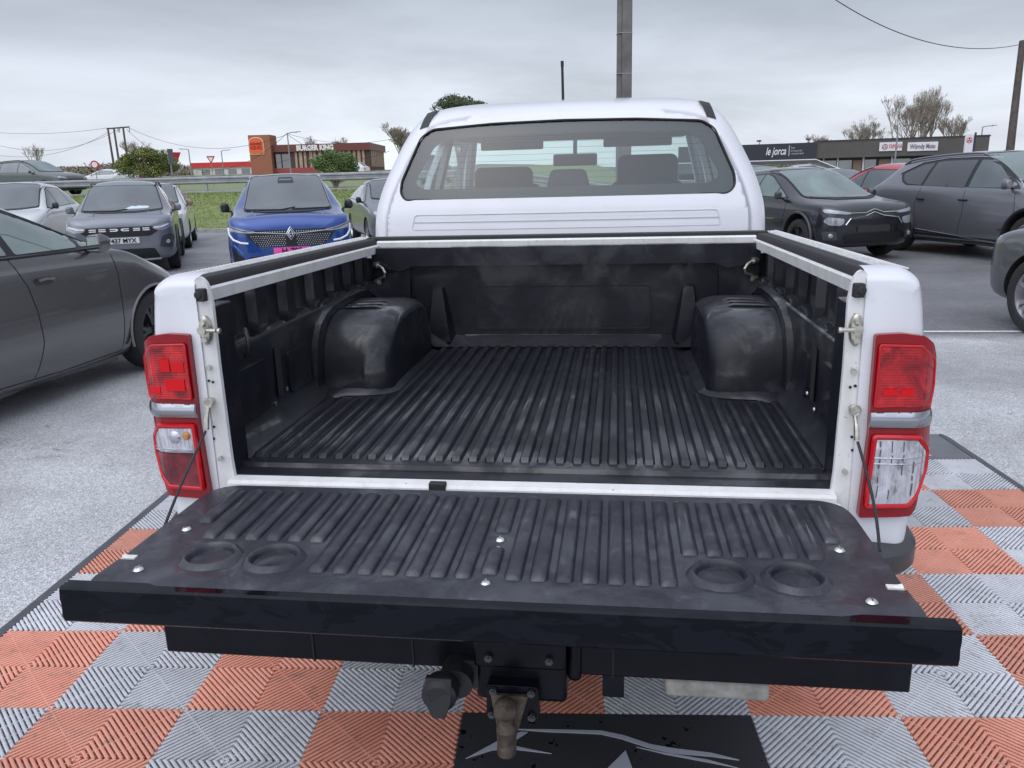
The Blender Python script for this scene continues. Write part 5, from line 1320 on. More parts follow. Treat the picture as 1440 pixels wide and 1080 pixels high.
for k in 'lr':
    kk = 1 if k == 'l' else -1
    fr = S.plate(k, ZF([(1.03, 1.062), (.56, 1.255), (.28, 1.345), (.02, 1.392), (-.5, 1.40), (-1.05, 1.36), (-1.45, 1.20), (-1.38, 1.10)]), 'window_frame', BLACKP, root, off=.003, rad=.02, step=.05)
    for q, nm in (([(.99, 1.078), (.76, 1.160), (.70, 1.082)], 'quarter_window'), ([(.655, 1.082), (.72, 1.172), (.50, 1.258), (.26, 1.328), (.02, 1.372), (.06, 1.085)], 'side_window'), ([(-.01, 1.088), (-.05, 1.374), (-.5, 1.378), (-1.0, 1.34), (-1.36, 1.19), (-1.30, 1.115)], 'side_window')):
        S.plate(k, ZF(q), nm, GWIN, fr, off=.0065, dep=.004, rad=.015, step=.05)
    S.line(k, [(1.05, 1.058), (.1, 1.066), (-.6, 1.075), (-1.40, 1.10)], 'waist_trim', BLACKP, fr, r=.007, off=.006)
    S.line(k, ZF([(1.08, 1.075), (.57, 1.275), (.28, 1.365), (.02, 1.412), (-.5, 1.42), (-1.1, 1.375)]), 'roof_trim', BLACKP, fr, r=.006, off=.006)
    S.line(k, [(.95, 1.04), (.99, .85), (.96, .50), (.93, .25)], 'door_gap', GUNK, root, r=.0035, sub=4)
    S.line(k, [(-.02, 1.06), (.08, .86), (.11, .70), (.11, .48), (.02, .25)], 'door_gap', GUNK, root, r=.0035, sub=4)
    S.line(k, [(.93, .245), (.3, .23), (-.20, .245), (-1.0, .26)], 'sill_gap', GUNK, root, r=.004, sub=8)
    S.plate(k, [(.14, .865), (.31, .865), (.31, .915), (.14, .915)], 'handle_recess', simple('recess_dark', (.03, .03, .032), .4), root, off=.001, dep=.004, rad=.03, step=.03)
    S.line(k, [(.155, .897), (.225, .904), (.30, .897)], 'door_handle', HG, root, r=.010, off=.022, n=8)
    S.line(k, [(h-1.03, .175), (.2, .16), (-h+1.15, .19)], 'side_skirt', HG, root, r=.042, off=-.012, n=8, sub=8)
    mb = MB(); mb.tube([(h-.63+.380*cos(a), kk*(w-.008), .33+.380*sin(a)) for a in [-.2+(pi+.4)*i/20 for i in range(21)]], .012, n=6); mb.build('arch_lip', HG, root)
    mirror(root, .735, w*.965, 1.095, HG, kk, 1.0)
    S.plate('f', [(kk*.48, .62), (kk*.84, .72), (kk*.80, .78), (kk*.52, .70)], 'headlight', LAMPC, root, rad=.02, step=.03)
car_wheels(root, (h-.63, -h+.72), w, .33, rim=RIMD)

# --- dark car cut by the right edge: front wheel and bumper corner
RB = paint('charcoal_paint', (.10, .105, .112), metal=.5, rough=.3)
plain_car('parked_suv', 'charcoal SUV cut off by the right edge with a silver spoked front wheel', 4.35, 1.80, 1.55, (5.02, 4.80, 0), radians(101), RB, r=.345, hood=.98, nose=.84)

# --- cars further off
WH = paint('white_car_paint', (.62, .63, .64), rough=.3); SL = paint('silver_paint', (.42, .44, .46), metal=.4); RD = paint('red_car_paint', (.42, .02, .03), rough=.3); BG = paint('beige_white_paint', (.55, .54, .50), rough=.3); BL2 = paint('blue_grey_paint', (.18, .22, .28), metal=.4)
def gnd(x, y): return (x, y, height(x, y))
plain_car('parked_car', 'white hatchback with black door mirror behind the dark grey hatchback', 4.3, 1.78, 1.64, (-13.0, 14.8, 0), RH, WH, mmat=BLACKP, belt=1.04, hood=1.04)
plain_car('parked_car', 'white car at the left edge behind the dark grey hatchback roof', 4.2, 1.78, 1.48, (-9.3, 7.5, 0), radians(84), BG)
plain_car('parked_car', 'red car glimpsed between the white hatchback and the slate SUV', 4.0, 1.72, 1.42, (-14.8, 17.4, 0), RH, RD)
plain_car('parked_car', 'white car mostly hidden behind the right side of the slate SUV', 4.3, 1.79, 1.55, (-11.55, 17.7, 0), radians(-64), WH, mmat=simple('brown_mirror', (.22, .13, .10), .3))
plain_car('parked_car', 'dark grey car half hidden by the left side of the truck cab', 4.3, 1.8, 1.52, (-5.15, 17.4, 0), radians(-64), GREY, mmat=BLACKP)
plain_car('parked_suv', 'dark SUV with roof rails behind the black crossover', 4.5, 1.85, 1.60, (3.8, 20.6, 0), radians(-60), BLK, rails=True, glass=CGL2)
plain_car('parked_car', 'pale blue grey car behind the black crossover and red hatchback', 4.3, 1.8, 1.46, (6.5, 23.0, 0), radians(-58), BL2)
plain_car('parked_hatchback', 'red hatchback showing its tail behind the large graphite SUV', 4.1, 1.75, 1.55, (6.25, 17.6, 0), radians(114), RD, nose=.80)
plain_car('moving_car', 'dark green SUV on the road behind the guardrail at the left', 4.5, 1.85, 1.58, gnd(-25.8, 32.0), radians(-6), paint('dark_green_paint', (.05, .065, .06), metal=.4), rails=True, glass=CGL2)
plain_car('moving_car', 'small white car on the road above the slate SUV roof', 4.1, 1.75, 1.5, gnd(-42.5, 62), radians(182), WH)
plain_car('moving_car', 'silver car with red tail light beside the round green bush', 4.2, 1.75, 1.45, gnd(-36, 56), radians(150), SL)
plain_car('moving_car', 'white hatchback on the road in front of the brick tower', 4.3, 1.78, 1.5, gnd(-24.0, 69), radians(180), WH)
plain_car('moving_car', 'dark hatchback with red tail light beside the truck cab on the road', 4.3, 1.8, 1.55, gnd(-10.2, 42.5), radians(80), BLK)
plain_car('moving_car', 'small silver car passing below the black sign fascia', 4.2, 1.78, 1.4, (14.5, 62, .35), radians(10), SL)
plain_car('parked_car', 'red car parked in front of the restaurant behind the blue SUV', 4.2, 1.78, 1.45, gnd(-31.5, 92), radians(170), RD)

# ------------------------------------------------------------------ guardrails
GALV = simple('galvanised_steel', (.33, .34, .36), .45, metal=.5, var=.2, vscale=3)
def guardrail(name, label, pts, zoff=.50, sp=4.0):
    root = thing(name, label, 'guardrail', (0, 0, 0))
    pr = [(-.04, .155), (-.02, .15), (-.075, .105), (-.075, .055), (-.01, .02), (-.01, -.02), (-.075, -.055), (-.075, -.105), (-.02, -.15), (-.04, -.155)]
    mb = MB(); rings = []
    for i, (x, y) in enumerate(pts):
        a = pts[max(0, i-1)]; b = pts[min(len(pts)-1, i+1)]; dx, dy = b[0]-a[0], b[1]-a[1]; l = math.hypot(dx, dy); nx_, ny_ = -dy/l, dx/l
        z = height(x, y)+zoff
        rings.append([(x+nx_*q[0], y+ny_*q[0], z+q[1]) for q in pr]+[(x+nx_*(q[0]+.006), y+ny_*(q[0]+.006), z+q[1]) for q in pr[::-1]])
    mb.loft(rings); mb.build('beam', GALV, root, ang=25)
    for (x, y) in pts[::1]:
        mb = MB(); z = height(x, y); mb.box(x-.03, x+.03, y+.0, y+.10, z-.2, z+zoff+.14); mb.box(x-.05, x+.05, y-.03, y+.02, z+zoff-.08, z+zoff+.08); mb.build('post', GALV, root)
    return root
guardrail('guardrail', 'galvanised guardrail with posts along the top of the grass bank', [(-36+4.0*i, (26.6-.129*(-36+4.0*i))/.9916) for i in range(11)])
guardrail('guardrail', 'distant galvanised guardrail in front of the long dark building', [(3+4*i, 42-.25*i) for i in range(9)], zoff=.75)
# thin concrete edging at the foot of the rail
mb = MB(); pts = [(-34+2*i, (26.2-.129*(-34+2*i))/.9916) for i in range(18)]
mb.loft([[(x, y-.12, height(x, y)-.05), (x, y-.12, height(x, y)+.06), (x, y+.12, height(x, y)+.07), (x, y+.12, height(x, y)-.05)] for x, y in pts]); tag(mb.build('verge_kerb', simple('kerb_concrete', (.3, .3, .29), .8)), kind='structure')

# ------------------------------------------------------------------ buildings
def P2(u, v, d): return atd(u, v, d)
BRK = MT('orange_brick'); _b = BRK.n('ShaderNodeTexBrick'); _b.inputs['Scale'].default_value = 3; _b.inputs['Color1'].default_value = (.36, .13, .075, 1); _b.inputs['Color2'].default_value = (.30, .10, .055, 1); _b.inputs['Mortar'].default_value = (.26, .14, .10, 1)
_g = BRK.n('ShaderNodeNewGeometry'); _m = BRK.n('ShaderNodeMapping'); _m.inputs['Rotation'].default_value = (pi/2, 0, 0); BRK.l.new(_g.outputs['Position'], _m.inputs[0]); BRK.l.new(_m.outputs[0], _b.inputs[0]); BRK.set(base=_b.outputs[0], rough=.8); BRK = BRK.m
bk = thing('restaurant', 'low brown restaurant with brick tower and ribbed facade beyond the road', 'building', (0, 0, 0))
D = 118.
# local frame: u along the facade, facing the camera
a = P2(366, 243, D); b_ = P2(521, 243, D); ex = Vector((b_.x-a.x, b_.y-a.y, 0)).normalized(); ey = Vector((-ex.y, ex.x, 0))
base_z = height(a.x, a.y)-.3
sc_ = FPX/D
def bw(u, depth, z): q = Vector((a.x, a.y, 0))+ex*u+ey*depth; return (q.x, q.y, z)
def bbox(mb, u0, u1, d0, d1, z0, z1):
    mb.add([bw(u0, d0, z0), bw(u1, d0, z0), bw(u1, d1, z0), bw(u0, d1, z0), bw(u0, d0, z1), bw(u1, d0, z1), bw(u1, d1, z1), bw(u0, d1, z1)], [(3,2,1,0), (4,5,6,7), (0,1,5,4), (1,2,6,5), (2,3,7,6), (3,0,4,7)])
zt = P2(440, 203, D).z; zf = P2(440, 213, D).z; ztw = P2(370, 191, D).z
Wf = (521-366)/sc_
mb = MB(); bbox(mb, -.9, 2.25, -1.2, 2.2, base_z, ztw); mb.build('tower', BRK, bk)
mb = MB(); bbox(mb, 1.8, Wf, 0, 14, base_z, zf+.1); mb.build('wall', simple('dark_facade', (.07, .045, .04), .7), bk)
mb = MB(); bbox(mb, 1.5, Wf+.25, -.5, 14.4, zf, zt); mb.build('fascia', simple('oxblood_fascia', (.145, .035, .028), .5), bk)
mb = MB(); k = 0; u = 5.4
SLT = simple('timber_slat', (.38, .26, .20), .7, var=.25, vscale=2)
while u < Wf-.4:
    mb = MB(); bbox(mb, u, u+.34+.12*(k % 2), -.12, .02, base_z+1.0, zf); mb.build('slat', SLT, bk); u += .62+.10*(k % 3); k += 1
for u in (2.3, 3.5):
    mb = MB(); bbox(mb, u, u+1.0, -.06, .02, base_z+.3, zf-.3); mb.build('window', CGD, bk)
mb = MB(); q = 1
for k in range(8): bbox(mb, Wf+.02, Wf+.14, 1+k*1.6, 1.9+k*1.6, base_z+1, zf)
mb.build('side_slats', SLT, bk); 
mb = MB(); bbox(mb, 1.8, Wf+.05, -.3, -.05, base_z+.2, base_z+1.05); mb.build('plinth', simple('plinth_red', (.30, .06, .05), .6), bk)
u0 = (418-366)/sc_; u1 = (476-366)/sc_
mb = MB(); text_mesh(mb, 'BURGER KING', 1.0, lambda x, y, w: bw((u0+u1)/2+x, -.56-w, (zt+zf)/2-.06+y), .03, bold=.055, xs=(u1-u0)/7.2); mb.build('sign_letters', simple('sign_white', (.75, .75, .76), .5), bk, ang=0, fix=False)
cz = (P2(368, 206, D).z); cu = .2
mb = MB()
def sg(hw, hh, y0, y1, m_, nm):
    mb = MB(); surf(mb, rpoly([(cu-hw, cz-hh), (cu+hw, cz-hh), (cu+hw, cz+hh), (cu-hw, cz+hh)], [.35*hw, .35*hw, .9*hw, .9*hw], 5), lambda x, z, w: bw(x, lerp(y0, y1, w), z), step=.5); return mb.build(nm, m_, bk, ang=0)
sg(1.12, 1.22, -1.30, -1.2, simple('sign_edge', (.75, .62, .45), .5), 'sign_edge'); sg(1.02, 1.12, -1.36, -1.28, simple('sign_orange', (.72, .12, .03), .5), 'sign_board')
mb = MB(); text_mesh(mb, 'BURGER', .44, lambda x, y, w: bw(cu+x, -1.40-w, cz+.30+y), .02, bold=.012); text_mesh(mb, 'KING', .70, lambda x, y, w: bw(cu+x, -1.40-w, cz-.25+y), .02, bold=.02)
mb.build('sign_letters', simple('sign_red', (.50, .015, .012), .5), bk, ang=0, fix=False)
# red and white low shop left of the restaurant
D = 190.; a = P2(272, 243, D); b_ = P2(356, 243, D); ex = Vector((b_.x-a.x, b_.y-a.y, 0)).normalized(); ey = Vector((-ex.y, ex.x, 0)); sc_ = FPX/D; Wf = 84/sc_
sh = thing('low_shop', 'low white shop with a red roof band behind the give way sign', 'building')
z0 = height(a.x, a.y)-1
mb = MB(); bbox(mb, 0, Wf, 0, 12, z0, P2(300, 235, D).z); mb.build('wall', simple('shop_white', (.6, .58, .57), .7), sh)
mb = MB(); bbox(mb, -.3, Wf+.3, -.4, 12.3, P2(300, 235.5, D).z, P2(300, 228.5, D).z); mb.build('roof_band', simple('shop_red', (.55, .035, .03), .6), sh)
for k in range(4):
    mb = MB(); bbox(mb, 2+k*3.2, 4+k*3.2, -.06, .02, z0+1, P2(300, 238, D).z); mb.build('window', CGD, sh)
# long dark retail building on the right
D = 84.
a = P2(1035, 240, D); b_ = P2(1384, 240, D-6); ex = Vector((b_.x-a.x, b_.y-a.y, 0)).normalized(); ey = Vector((-ex.y, ex.x, 0)); Wf = (Vector((b_.x, b_.y))-Vector((a.x, a.y))).length
def uu(px): 
    r = ray(px, 230); # intersect with the facade line
    p = Vector((CAM.x, CAM.y)); d = Vector((r.x, r.y)); n_ = Vector((ey.x, ey.y)); t = (Vector((a.x, a.y))-p).dot(n_)/d.dot(n_); return (p+d*t-Vector((a.x, a.y))).dot(Vector((ex.x, ex.y))), t
def zz_(px, py):
    t = uu(px)[1]; r = ray(px, py); return CAM.z+r.z*t
rb = thing('retail_building', 'long low dark building with shop fascias behind the car park', 'building')
zTop = zz_(1250, 196.5); zFas = zz_(1200, 221.5); zg = .0
FAS = simple('brown_grey_cladding', (.085, .078, .07), .65, var=.12, vscale=1)
mb = MB(); bbox(mb, uu(1146)[0], uu(1385)[0], -.6, 16, zFas, zTop); mb.build('fascia', FAS, rb)
mb = MB(); bbox(mb, uu(1146)[0], uu(1386)[0], -.65, 16.1, zTop-.02, zTop+.12); mb.build('roof_edge', simple('edge_dark', (.03, .03, .032), .5), rb)
mb = MB(); bbox(mb, -6, uu(1146)[0]-.03, -.9, 15, zFas-.1, zTop-.05); mb.build('shop_fascia', simple('navy_black_fascia', (.022, .024, .036), .5), rb)
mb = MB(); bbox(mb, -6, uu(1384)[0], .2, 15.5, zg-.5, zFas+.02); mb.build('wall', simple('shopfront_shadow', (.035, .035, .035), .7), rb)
mb = MB(); c0 = uu(1146)[0]
mb.add([bw(-6, -.9, zFas-.12), bw(c0, -.9, zFas-.12), bw(c0+2.2, -3.4, zFas-1.15), bw(-6, -3.4, zFas-1.15), bw(-6, -.9, zFas-.2), bw(c0, -.9, zFas-.2), bw(c0+2.2, -3.4, zFas-1.23), bw(-6, -3.4, zFas-1.23)], [(0,1,2,3), (7,6,5,4), (0,4,5,1), (1,5,6,2), (2,6,7,3), (3,7,4,0)])
mb.build('awning', simple('awning_dark', (.05, .05, .055), .7), rb)
mb = MB(); mb.tube([bw(-6, -.95, zFas-.1), bw(c0, -.95, zFas-.1), bw(c0+2.2, -3.45, zFas-1.15)], .07, n=5); mb.build('awning_edge', simple('edge_white', (.6, .6, .6), .5), rb)
for px0, px1 in ((1160, 1176), (1180, 1198), (1200, 1212), (1216, 1232), (1236, 1252), (1256, 1280), (1284, 1320), (1325, 1360)):
    mb = MB(); bbox(mb, uu(px0)[0], uu(px1)[0], .12, .22, zg+.4, zFas-.25); wn = mb.build('shop_window', CGL if px0 % 3 else simple('brown_shutter', (.2, .14, .10), .6), rb)
for px in (1158, 1178, 1214, 1254, 1322):
    mb = MB(); bbox(mb, uu(px)[0]-.08, uu(px)[0]+.08, .0, .2, zg, zFas); mb.build('mullion', simple('edge_white', (.6, .6, .6), .5), rb)
mb = MB(); bbox(mb, uu(1240)[0], uu(1262)[0], .02, .12, 1.3, 1.45); mb.build('mullion', simple('edge_white', (.6, .6, .6), .5), rb)
zc = (zTop+zFas)/2
mb = MB(); um = (uu(1073)[0]+uu(1106)[0])/2; hsz = (uu(1106)[0]-uu(1073)[0])
text_mesh(mb, 'le jorca', 1.1, lambda x, y, w: bw(um+x, -.93-w, zc+y), .02, shear=.3, bold=.012, xs=hsz/3.9)
mb.build('sign_letters', simple('sign_white', (.75, .75, .76), .5), rb, ang=0, fix=False)
mb = MB(); ul = uu(1107.5)[0]; bbox(mb, ul, ul+.05, -.95, -.9, zc-.5, zc+.55); mb.build('sign_divider', simple('sign_white', (.75, .75, .76), .5), rb)
mb = MB()
for t_, dz in (('bar', .32), ('brasserie', .02), ('restaurant', -.26)): text_mesh(mb, t_, .30, lambda x, y, w, dz=dz: bw(ul+.2+x, -.93-w, zc+dz+y), .01, align='LEFT')
mb.build('small_letters', simple('sign_pale', (.45, .46, .5), .5), rb, ang=0, fix=False)
SGW = simple('sign_panel_white', (.70, .68, .70), .5)
for p0, p1 in ((1233, 1264.5), (1272, 1314)):
    mb = MB(); bbox(mb, uu(p0)[0], uu(p1)[0], -.72, -.6, zz_(p0, 213), zz_(p0, 201)); sg_ = mb.build('sign_panel', SGW, rb)
    mb = MB(); um = (uu(p0)[0]+uu(p1)[0])/2; zs = (zz_(p0, 213)+zz_(p0, 201))/2; wd = uu(p1)[0]-uu(p0)[0]
    if p0 == 1233:
        text_mesh(mb, 'YAMAHA', .62, lambda x, y, w: bw(um+.42+x, -.75-w, zs+y), .01, bold=.0, xs=wd*.60/2.6); mb.build('sign_letters', simple('sign_crimson', (.50, .02, .05), .5), sg_, ang=0, fix=False)
        mb = MB(); mb.tube([bw(uu(p0)[0]+.5+.24*cos(a_), -.75, zs+.24*sin(a_)) for a_ in [k*pi/8 for k in range(16)]], .035, n=4, closed=True)
        for k in range(3): mb.tube([bw(uu(p0)[0]+.5, -.75, zs), bw(uu(p0)[0]+.5+.22*cos(pi/2+k*2*pi/3), -.75, zs+.22*sin(pi/2+k*2*pi/3))], .03, n=4)
        mb.build('sign_emblem', simple('sign_greyred', (.35, .12, .15), .5), sg_)
    else: text_mesh(mb, 'Wörndy Moto', .62, lambda x, y, w: bw(um+x, -.75-w, zs+y), .01, bold=.012, xs=wd*.82/3.6); mb.build('sign_letters', simple('sign_grey', (.16, .15, .17), .5), sg_, ang=0, fix=False)
for px in (1066, 1134):
    t_ = thing('spotlight', 'small spotlight on the roof edge above the %s of the black fascia' % ('left end' if px < 1100 else 'right end'), 'spotlight', bw(uu(px)[0], -.6, zTop))
    mb = MB(); mb.tube([(0, 0, -.1), (0, -.2, .25)], .03, n=5); mb.build('arm', BLACKP, t_); mb = MB(); mb.box(-.28, .15, -.32, -.1, .2, .36); mb.build('lamp_head', BLACKP, t_)
# ------------------------------------------------------------------ poles, lamps, signs, wires
CONC = simple('pole_concrete', (.14, .137, .128), .85, bs=.5, bscale=25, var=.25, vscale=4)
WOOD = simple('pole_wood', (.075, .062, .052), .85, bs=.5, bscale=30, var=.3, vscale=5)
STEEL = simple('lamp_post_grey', (.25, .26, .27), .5, metal=.3)
q = atd(877, 138, 13.2)
pole = thing('concrete_pole', 'square concrete pole with steel bands rising behind the truck cab', 'utility pole', (q.x, q.y, 0), radians(8))
mb = MB(); mb.loft([[(x*k, y*k, z) for x, y in ((-.045, -.10), (.115, -.10), (.115, .10), (-.045, .10))] for z, k in ((0, 1.12), (9, .86))]); mb.build('shaft', CONC, pole, bevel=.012)
mb = MB(); mb.loft([[(x*k-.078, y*k, z) for x, y in ((-.035, -.075), (.034, -.075), (.034, .075), (-.035, .075))] for z, k in ((0, 1.1), (9, .86))]); mb.build('shaft_web', CONC, pole, bevel=.008)
for z in (2.4, 3.08, 3.70, 4.4, 5.1):
    mb = MB(); mb.box(-.118, .118, -.105, .105, z, z+.014); mb.build('steel_band', STEEL, pole)
def wpole(name, label, top, bottom, r, mat=WOOD, cat='utility pole'):
    mb = MB(); p0, p1 = Vector(bottom), Vector(top); mb.cyl(p0, p1, r*1.2, r*.85, n=12)
    return tag(mb.build(name, mat), label, cat)
q = atd(1420, 214, 30); tp = atd(1438, 58, 30); bt = q+(q-tp)*.02; l_ = (tp-q).normalized()
wp = wpole('wooden_pole', 'tall leaning wooden pole at the right edge behind the graphite SUV', tp, q-l_*(q.z/l_.z), .135)
def wire(name, label, p, q, sag, r):
    mb = MB(); p, q = Vector(p), Vector(q); mb.tube([p.lerp(q, k/24)-Vector((0, 0, sag*4*(k/24)*(1-k/24))) for k in range(25)], r, n=4)
    return tag(mb.build(name, BLACKP), label, 'wire')
wire('overhead_wire', 'sagging cable running up left from the wooden pole', atd(1433, 63, 30), atd(1120, -40, 24), .85, .014)
hp = thing('timber_portal', 'three legged timber power pole with crossbar beyond the road', 'utility pole')
for (u0, v0), (u1, v1) in (((151.5, 180), (160, 232)), ((160, 180), (168, 232)), ((173, 179), (180, 230))):
    p_ = atd(u0, v0, 125); q_ = atd(u1, v1, 125); d_ = (q_-p_); q_ = p_+d_*((p_.z-2.)/max(.1, p_.z-q_.z)); mb = MB(); mb.cyl(q_, p_, .19, .14, n=8); mb.build('leg', WOOD, hp)
mb = MB(); mb.tube([atd(150, 181, 125), atd(182, 178.5, 125)], .11, n=6); mb.build('crossbar', WOOD, hp)
for u in (166, 168, 182):
    mb = MB(); mb.tube([atd(u, 180, 125), atd(u, 186, 125)], .07, n=5); mb.build('insulator', STEEL, hp)
for k, (p_, q_, sg_) in enumerate((((-60, 181), (150, 180), .8), ((-60, 205), (152, 186), 2.6), ((-60, 184), (170, 180), 3.2), ((182, 180), (404, 189), 2.4), ((178, 182), (404, 187), 5.5), ((404, 188), (548, 196), .8), ((404, 189), (548, 212), 2.0))):
    wire('power_line', ['thin top power line left of the timber portal pole', 'lower power line left of the timber portal pole', 'middle power line left of the timber portal pole', 'upper power line from the portal pole to the restaurant', 'sagging lower power line from the portal pole to the restaurant', 'upper line over the restaurant roof to the right', 'lower line over the restaurant roof to the right'][k], atd(*p_, 125 if k < 5 else 105), atd(*q_, 125 if k < 3 else 105), sg_, .028)
def lamp(label, u, vt, vb, d, arm=-1, two=False):
    p_ = atd(u, vt, d); q_ = atd(u, vb, d); z0 = height(q_.x, q_.y)
    t_ = thing('street_lamp', label, 'street lamp', (p_.x, p_.y, z0)); Hh = p_.z-z0
    mb = MB(); mb.cyl((0, 0, 0), (0, 0, Hh), .10, .06, n=8); mb.build('post', STEEL, t_)
    for s in ((-1, 1) if two else (arm,)):
        mb = MB(); mb.tube([(0, 0, Hh-.05), (s*.5, 0, Hh+.05), (s*1.1, 0, Hh+.05)], .05, n=5); a_ = mb.build('arm', STEEL, t_)
        mb = MB(); mb.loft([[(s*(1.0+dx), y, Hh+.05+dz) for y, dz in ((-.12, 0), (.12, 0), (.08, .09), (-.08, .09))] for dx in (0, .45)]); mb.build('lamp_head', STEEL, a_)
    return t_
lamp('tall pale lamp post standing before the restaurant fascia', 404, 187, 240, 85, 1)
lamp('leaning lamp post right of the round green bush', 265, 210, 243, 110, -1)
lamp('double headed lamp post right of the give way sign', 311, 212, 243, 120, 1, False)
lamp('short lamp post at the right end of the long dark building', 1382, 178, 215, 88, 1)
q = atd(1262, 190, 46); tag(MB().cyl((q.x, q.y, 0), (q.x, q.y, q.z), .055, .045, n=8).build('mast', STEEL), 'thin plain mast in front of the gap between the white shop signs', 'mast')
def sign_tri(label, u, v, d, size, yaw=0, back=False):
    p_ = atd(u, v, d); z0 = height(p_.x, p_.y); t_ = thing('give_way_sign', label, 'road sign', (p_.x, p_.y, z0), yaw)
    hz_ = p_.z-z0; mb = MB(); mb.cyl((0, .03, 0), (0, .03, hz_+.3*size), .035, n=6); mb.build('post', STEEL, t_)
    tr = [(0, -.55*size), (.52*size, .38*size), (-.52*size, .38*size)]
    mb = MB(); surf(mb, rpoly(tr, .05*size, 3), lambda x, z, w: (x, -.02+.03*w, hz_+z), step=.4); mb.build('plate', simple('sign_red_paint', (.5, .02, .03), .4), t_)
    if not back: mb = MB(); surf(mb, [(x*.58, z*.58+.0) for x, z in tr], lambda x, z, w: (x, -.03+.008*w, hz_+z), step=.4); mb.build('plate_centre', simple('sign_face_white', (.75, .75, .75), .4), t_)
sign_tri('give way sign with red border before the low white shop', 296.5, 224, 60, .62, radians(15))
sign_tri('dark red triangular sign turned half away beside the round bush', 247, 221, 48, .75, radians(66), True)
t_q = atd(240, 221, 40); t_ = thing('sign_board', 'narrow dark board sign left of the turned red triangle', 'road sign', (t_q.x, t_q.y, height(t_q.x, t_q.y)), radians(70))
mb = MB(); mb.box(-.16, .16, -.02, .02, t_q.z-height(t_q.x, t_q.y)-.35, t_q.z-height(t_q.x, t_q.y)+.40); mb.build('plate', simple('sign_back', (.14, .13, .14), .5), t_)
mb = MB(); mb.cyl((0, .05, 0), (0, .05, t_q.z-height(t_q.x, t_q.y)+.3), .04, n=6); mb.build('post', STEEL, t_)
def sign_round(label, u, v, d, r, m1, m2):
    p_ = atd(u, v, d); z0 = height(p_.x, p_.y); t_ = thing('round_sign', label, 'road sign', (p_.x, p_.y, z0), radians(20)); hz_ = p_.z-z0
    mb = MB(); mb.cyl((0, .05, 0), (0, .05, hz_), .035, n=6); mb.build('post', STEEL, t_)
    mb = MB(); mb.cyl((0, .02, hz_), (0, -.01, hz_), r, n=24); p0 = mb.build('plate', m1, t_)
    mb = MB(); mb.cyl((0, -.012, hz_), (0, -.02, hz_), r*.68, n=24); mb.build('plate_centre', m2, p0)
SFW = simple('sign_face_white', (.75, .75, .75), .4)
sign_round('round red bordered sign at the far left above the hedge', 133, 231.5, 60, .30, simple('sign_red_paint', (.5, .02, .03), .4), SFW)
sign_round('small white round sign in front of the restaurant plinth', 459, 236, 75, .30, simple('sign_backgrey', (.4, .38, .36), .5), SFW)
q = atd(1362, 203, 70); t_ = thing('pylon_sign', 'white upright dealer sign beside a dark mast at the right of the long building', 'sign', (q.x, q.y, 0))
mb = MB(); mb.box(-.34, .34, -.08, .08, q.z-.95, q.z+.85); mb.build('panel', SGW, t_); mb = MB(); mb.box(.42, .56, -.05, .05, 0, q.z+1.0); mb.build('mast', simple('mast_navy', (.03, .03, .07), .5), t_)
mb = MB(); mb.cyl((0, 0, 0), (0, 0, q.z-.9), .08, n=8); mb.build('post', STEEL, t_)
mb = MB()
for k in range(3): mb.tube([(.0, -.09, q.z+.35), (.0+.2*cos(pi/2+k*2*pi/3), -.09, q.z+.35+.2*sin(pi/2+k*2*pi/3))], .045, n=4)
mb.tube([(.22*cos(a_), -.09, q.z+.35+.22*sin(a_)) for a_ in [k*pi/8 for k in range(16)]], .03, n=4, closed=True); mb.build('emblem', simple('sign_crimson', (.50, .02, .05), .5), t_)

# ------------------------------------------------------------------ vegetation
BARK = simple('bare_branches', (.30, .26, .215), .9, var=.3, vscale=2)
def bare_tree(label, u, v, d, Hh, spread=.45, seed=1, twig=.012, stems=1, lean=0, dens=1., depth=7):
    q = atd(u, v, d); z0 = height(q.x, q.y) if abs(q.x) < 400 else 0
    t_ = thing('bare_tree', label, 'tree', (q.x, q.y, z0)); rn = random.Random(seed); tk, cr = MB(), MB()
    def grow(p, dr, l, r, lev, acc):
        n = 3; pts = [p]
        for i in range(n):
            dr = (dr+Vector((rn.uniform(-.1, .1), rn.uniform(-.1, .1), .05))).normalized(); p = p+dr*l/n; pts.append(p)
        acc.tube(pts, [max(twig, r*(1-.3*i/n)) for i in range(n+1)], n=5 if lev < 2 else 3)
        if lev >= depth: return
        for _ in range(2 if rn.random() < .30/dens else 3):
            a = rn.uniform(0, 2*pi); s = spread*(.5+rn.random())
            nd = (dr+Vector((cos(a)*s, sin(a)*s, rn.uniform(-.1, .25)))).normalized()
            grow(pts[rn.choice((2, 3, 3))], nd, l*rn.uniform(.62, .84), r*.62, lev+1, cr if lev+1 > 0 else tk)
    for k in range(stems):
        o_ = Vector((rn.uniform(-1, 1), rn.uniform(-1, 1), 0))*(.10*Hh*(stems > 1)*1.4)
        grow(o_, Vector((lean+rn.uniform(-.1, .1), rn.uniform(-.1, .1), 1)).normalized(), Hh*.26, Hh*.020, 0, tk)
    tk.build('trunk', BARK, t_, fix=False); cr.build('crown', BARK, t_, ang=0, fix=False)
bare_tree('wide spreading bare tree behind the long dark building, left half of the clump', 1275, 215, 112, 11.6, .33, 3, .012, 3)
bare_tree('tall many stemmed bare tree behind the white shop signs, right half of the clump', 1312, 215, 116, 12.4, .31, 8, .012, 4)
bare_tree('slanting bare tree at the right end of the clump', 1340, 215, 118, 9.6, .32, 12, .012, 2, .25)
bare_tree('low bare tree over the right end of the black fascia', 1205, 212, 120, 8.0, .42, 5, .014, 4)
bare_tree('small bare tree over the middle of the black fascia', 1155, 212, 130, 7.0, .42, 6, .014, 3)
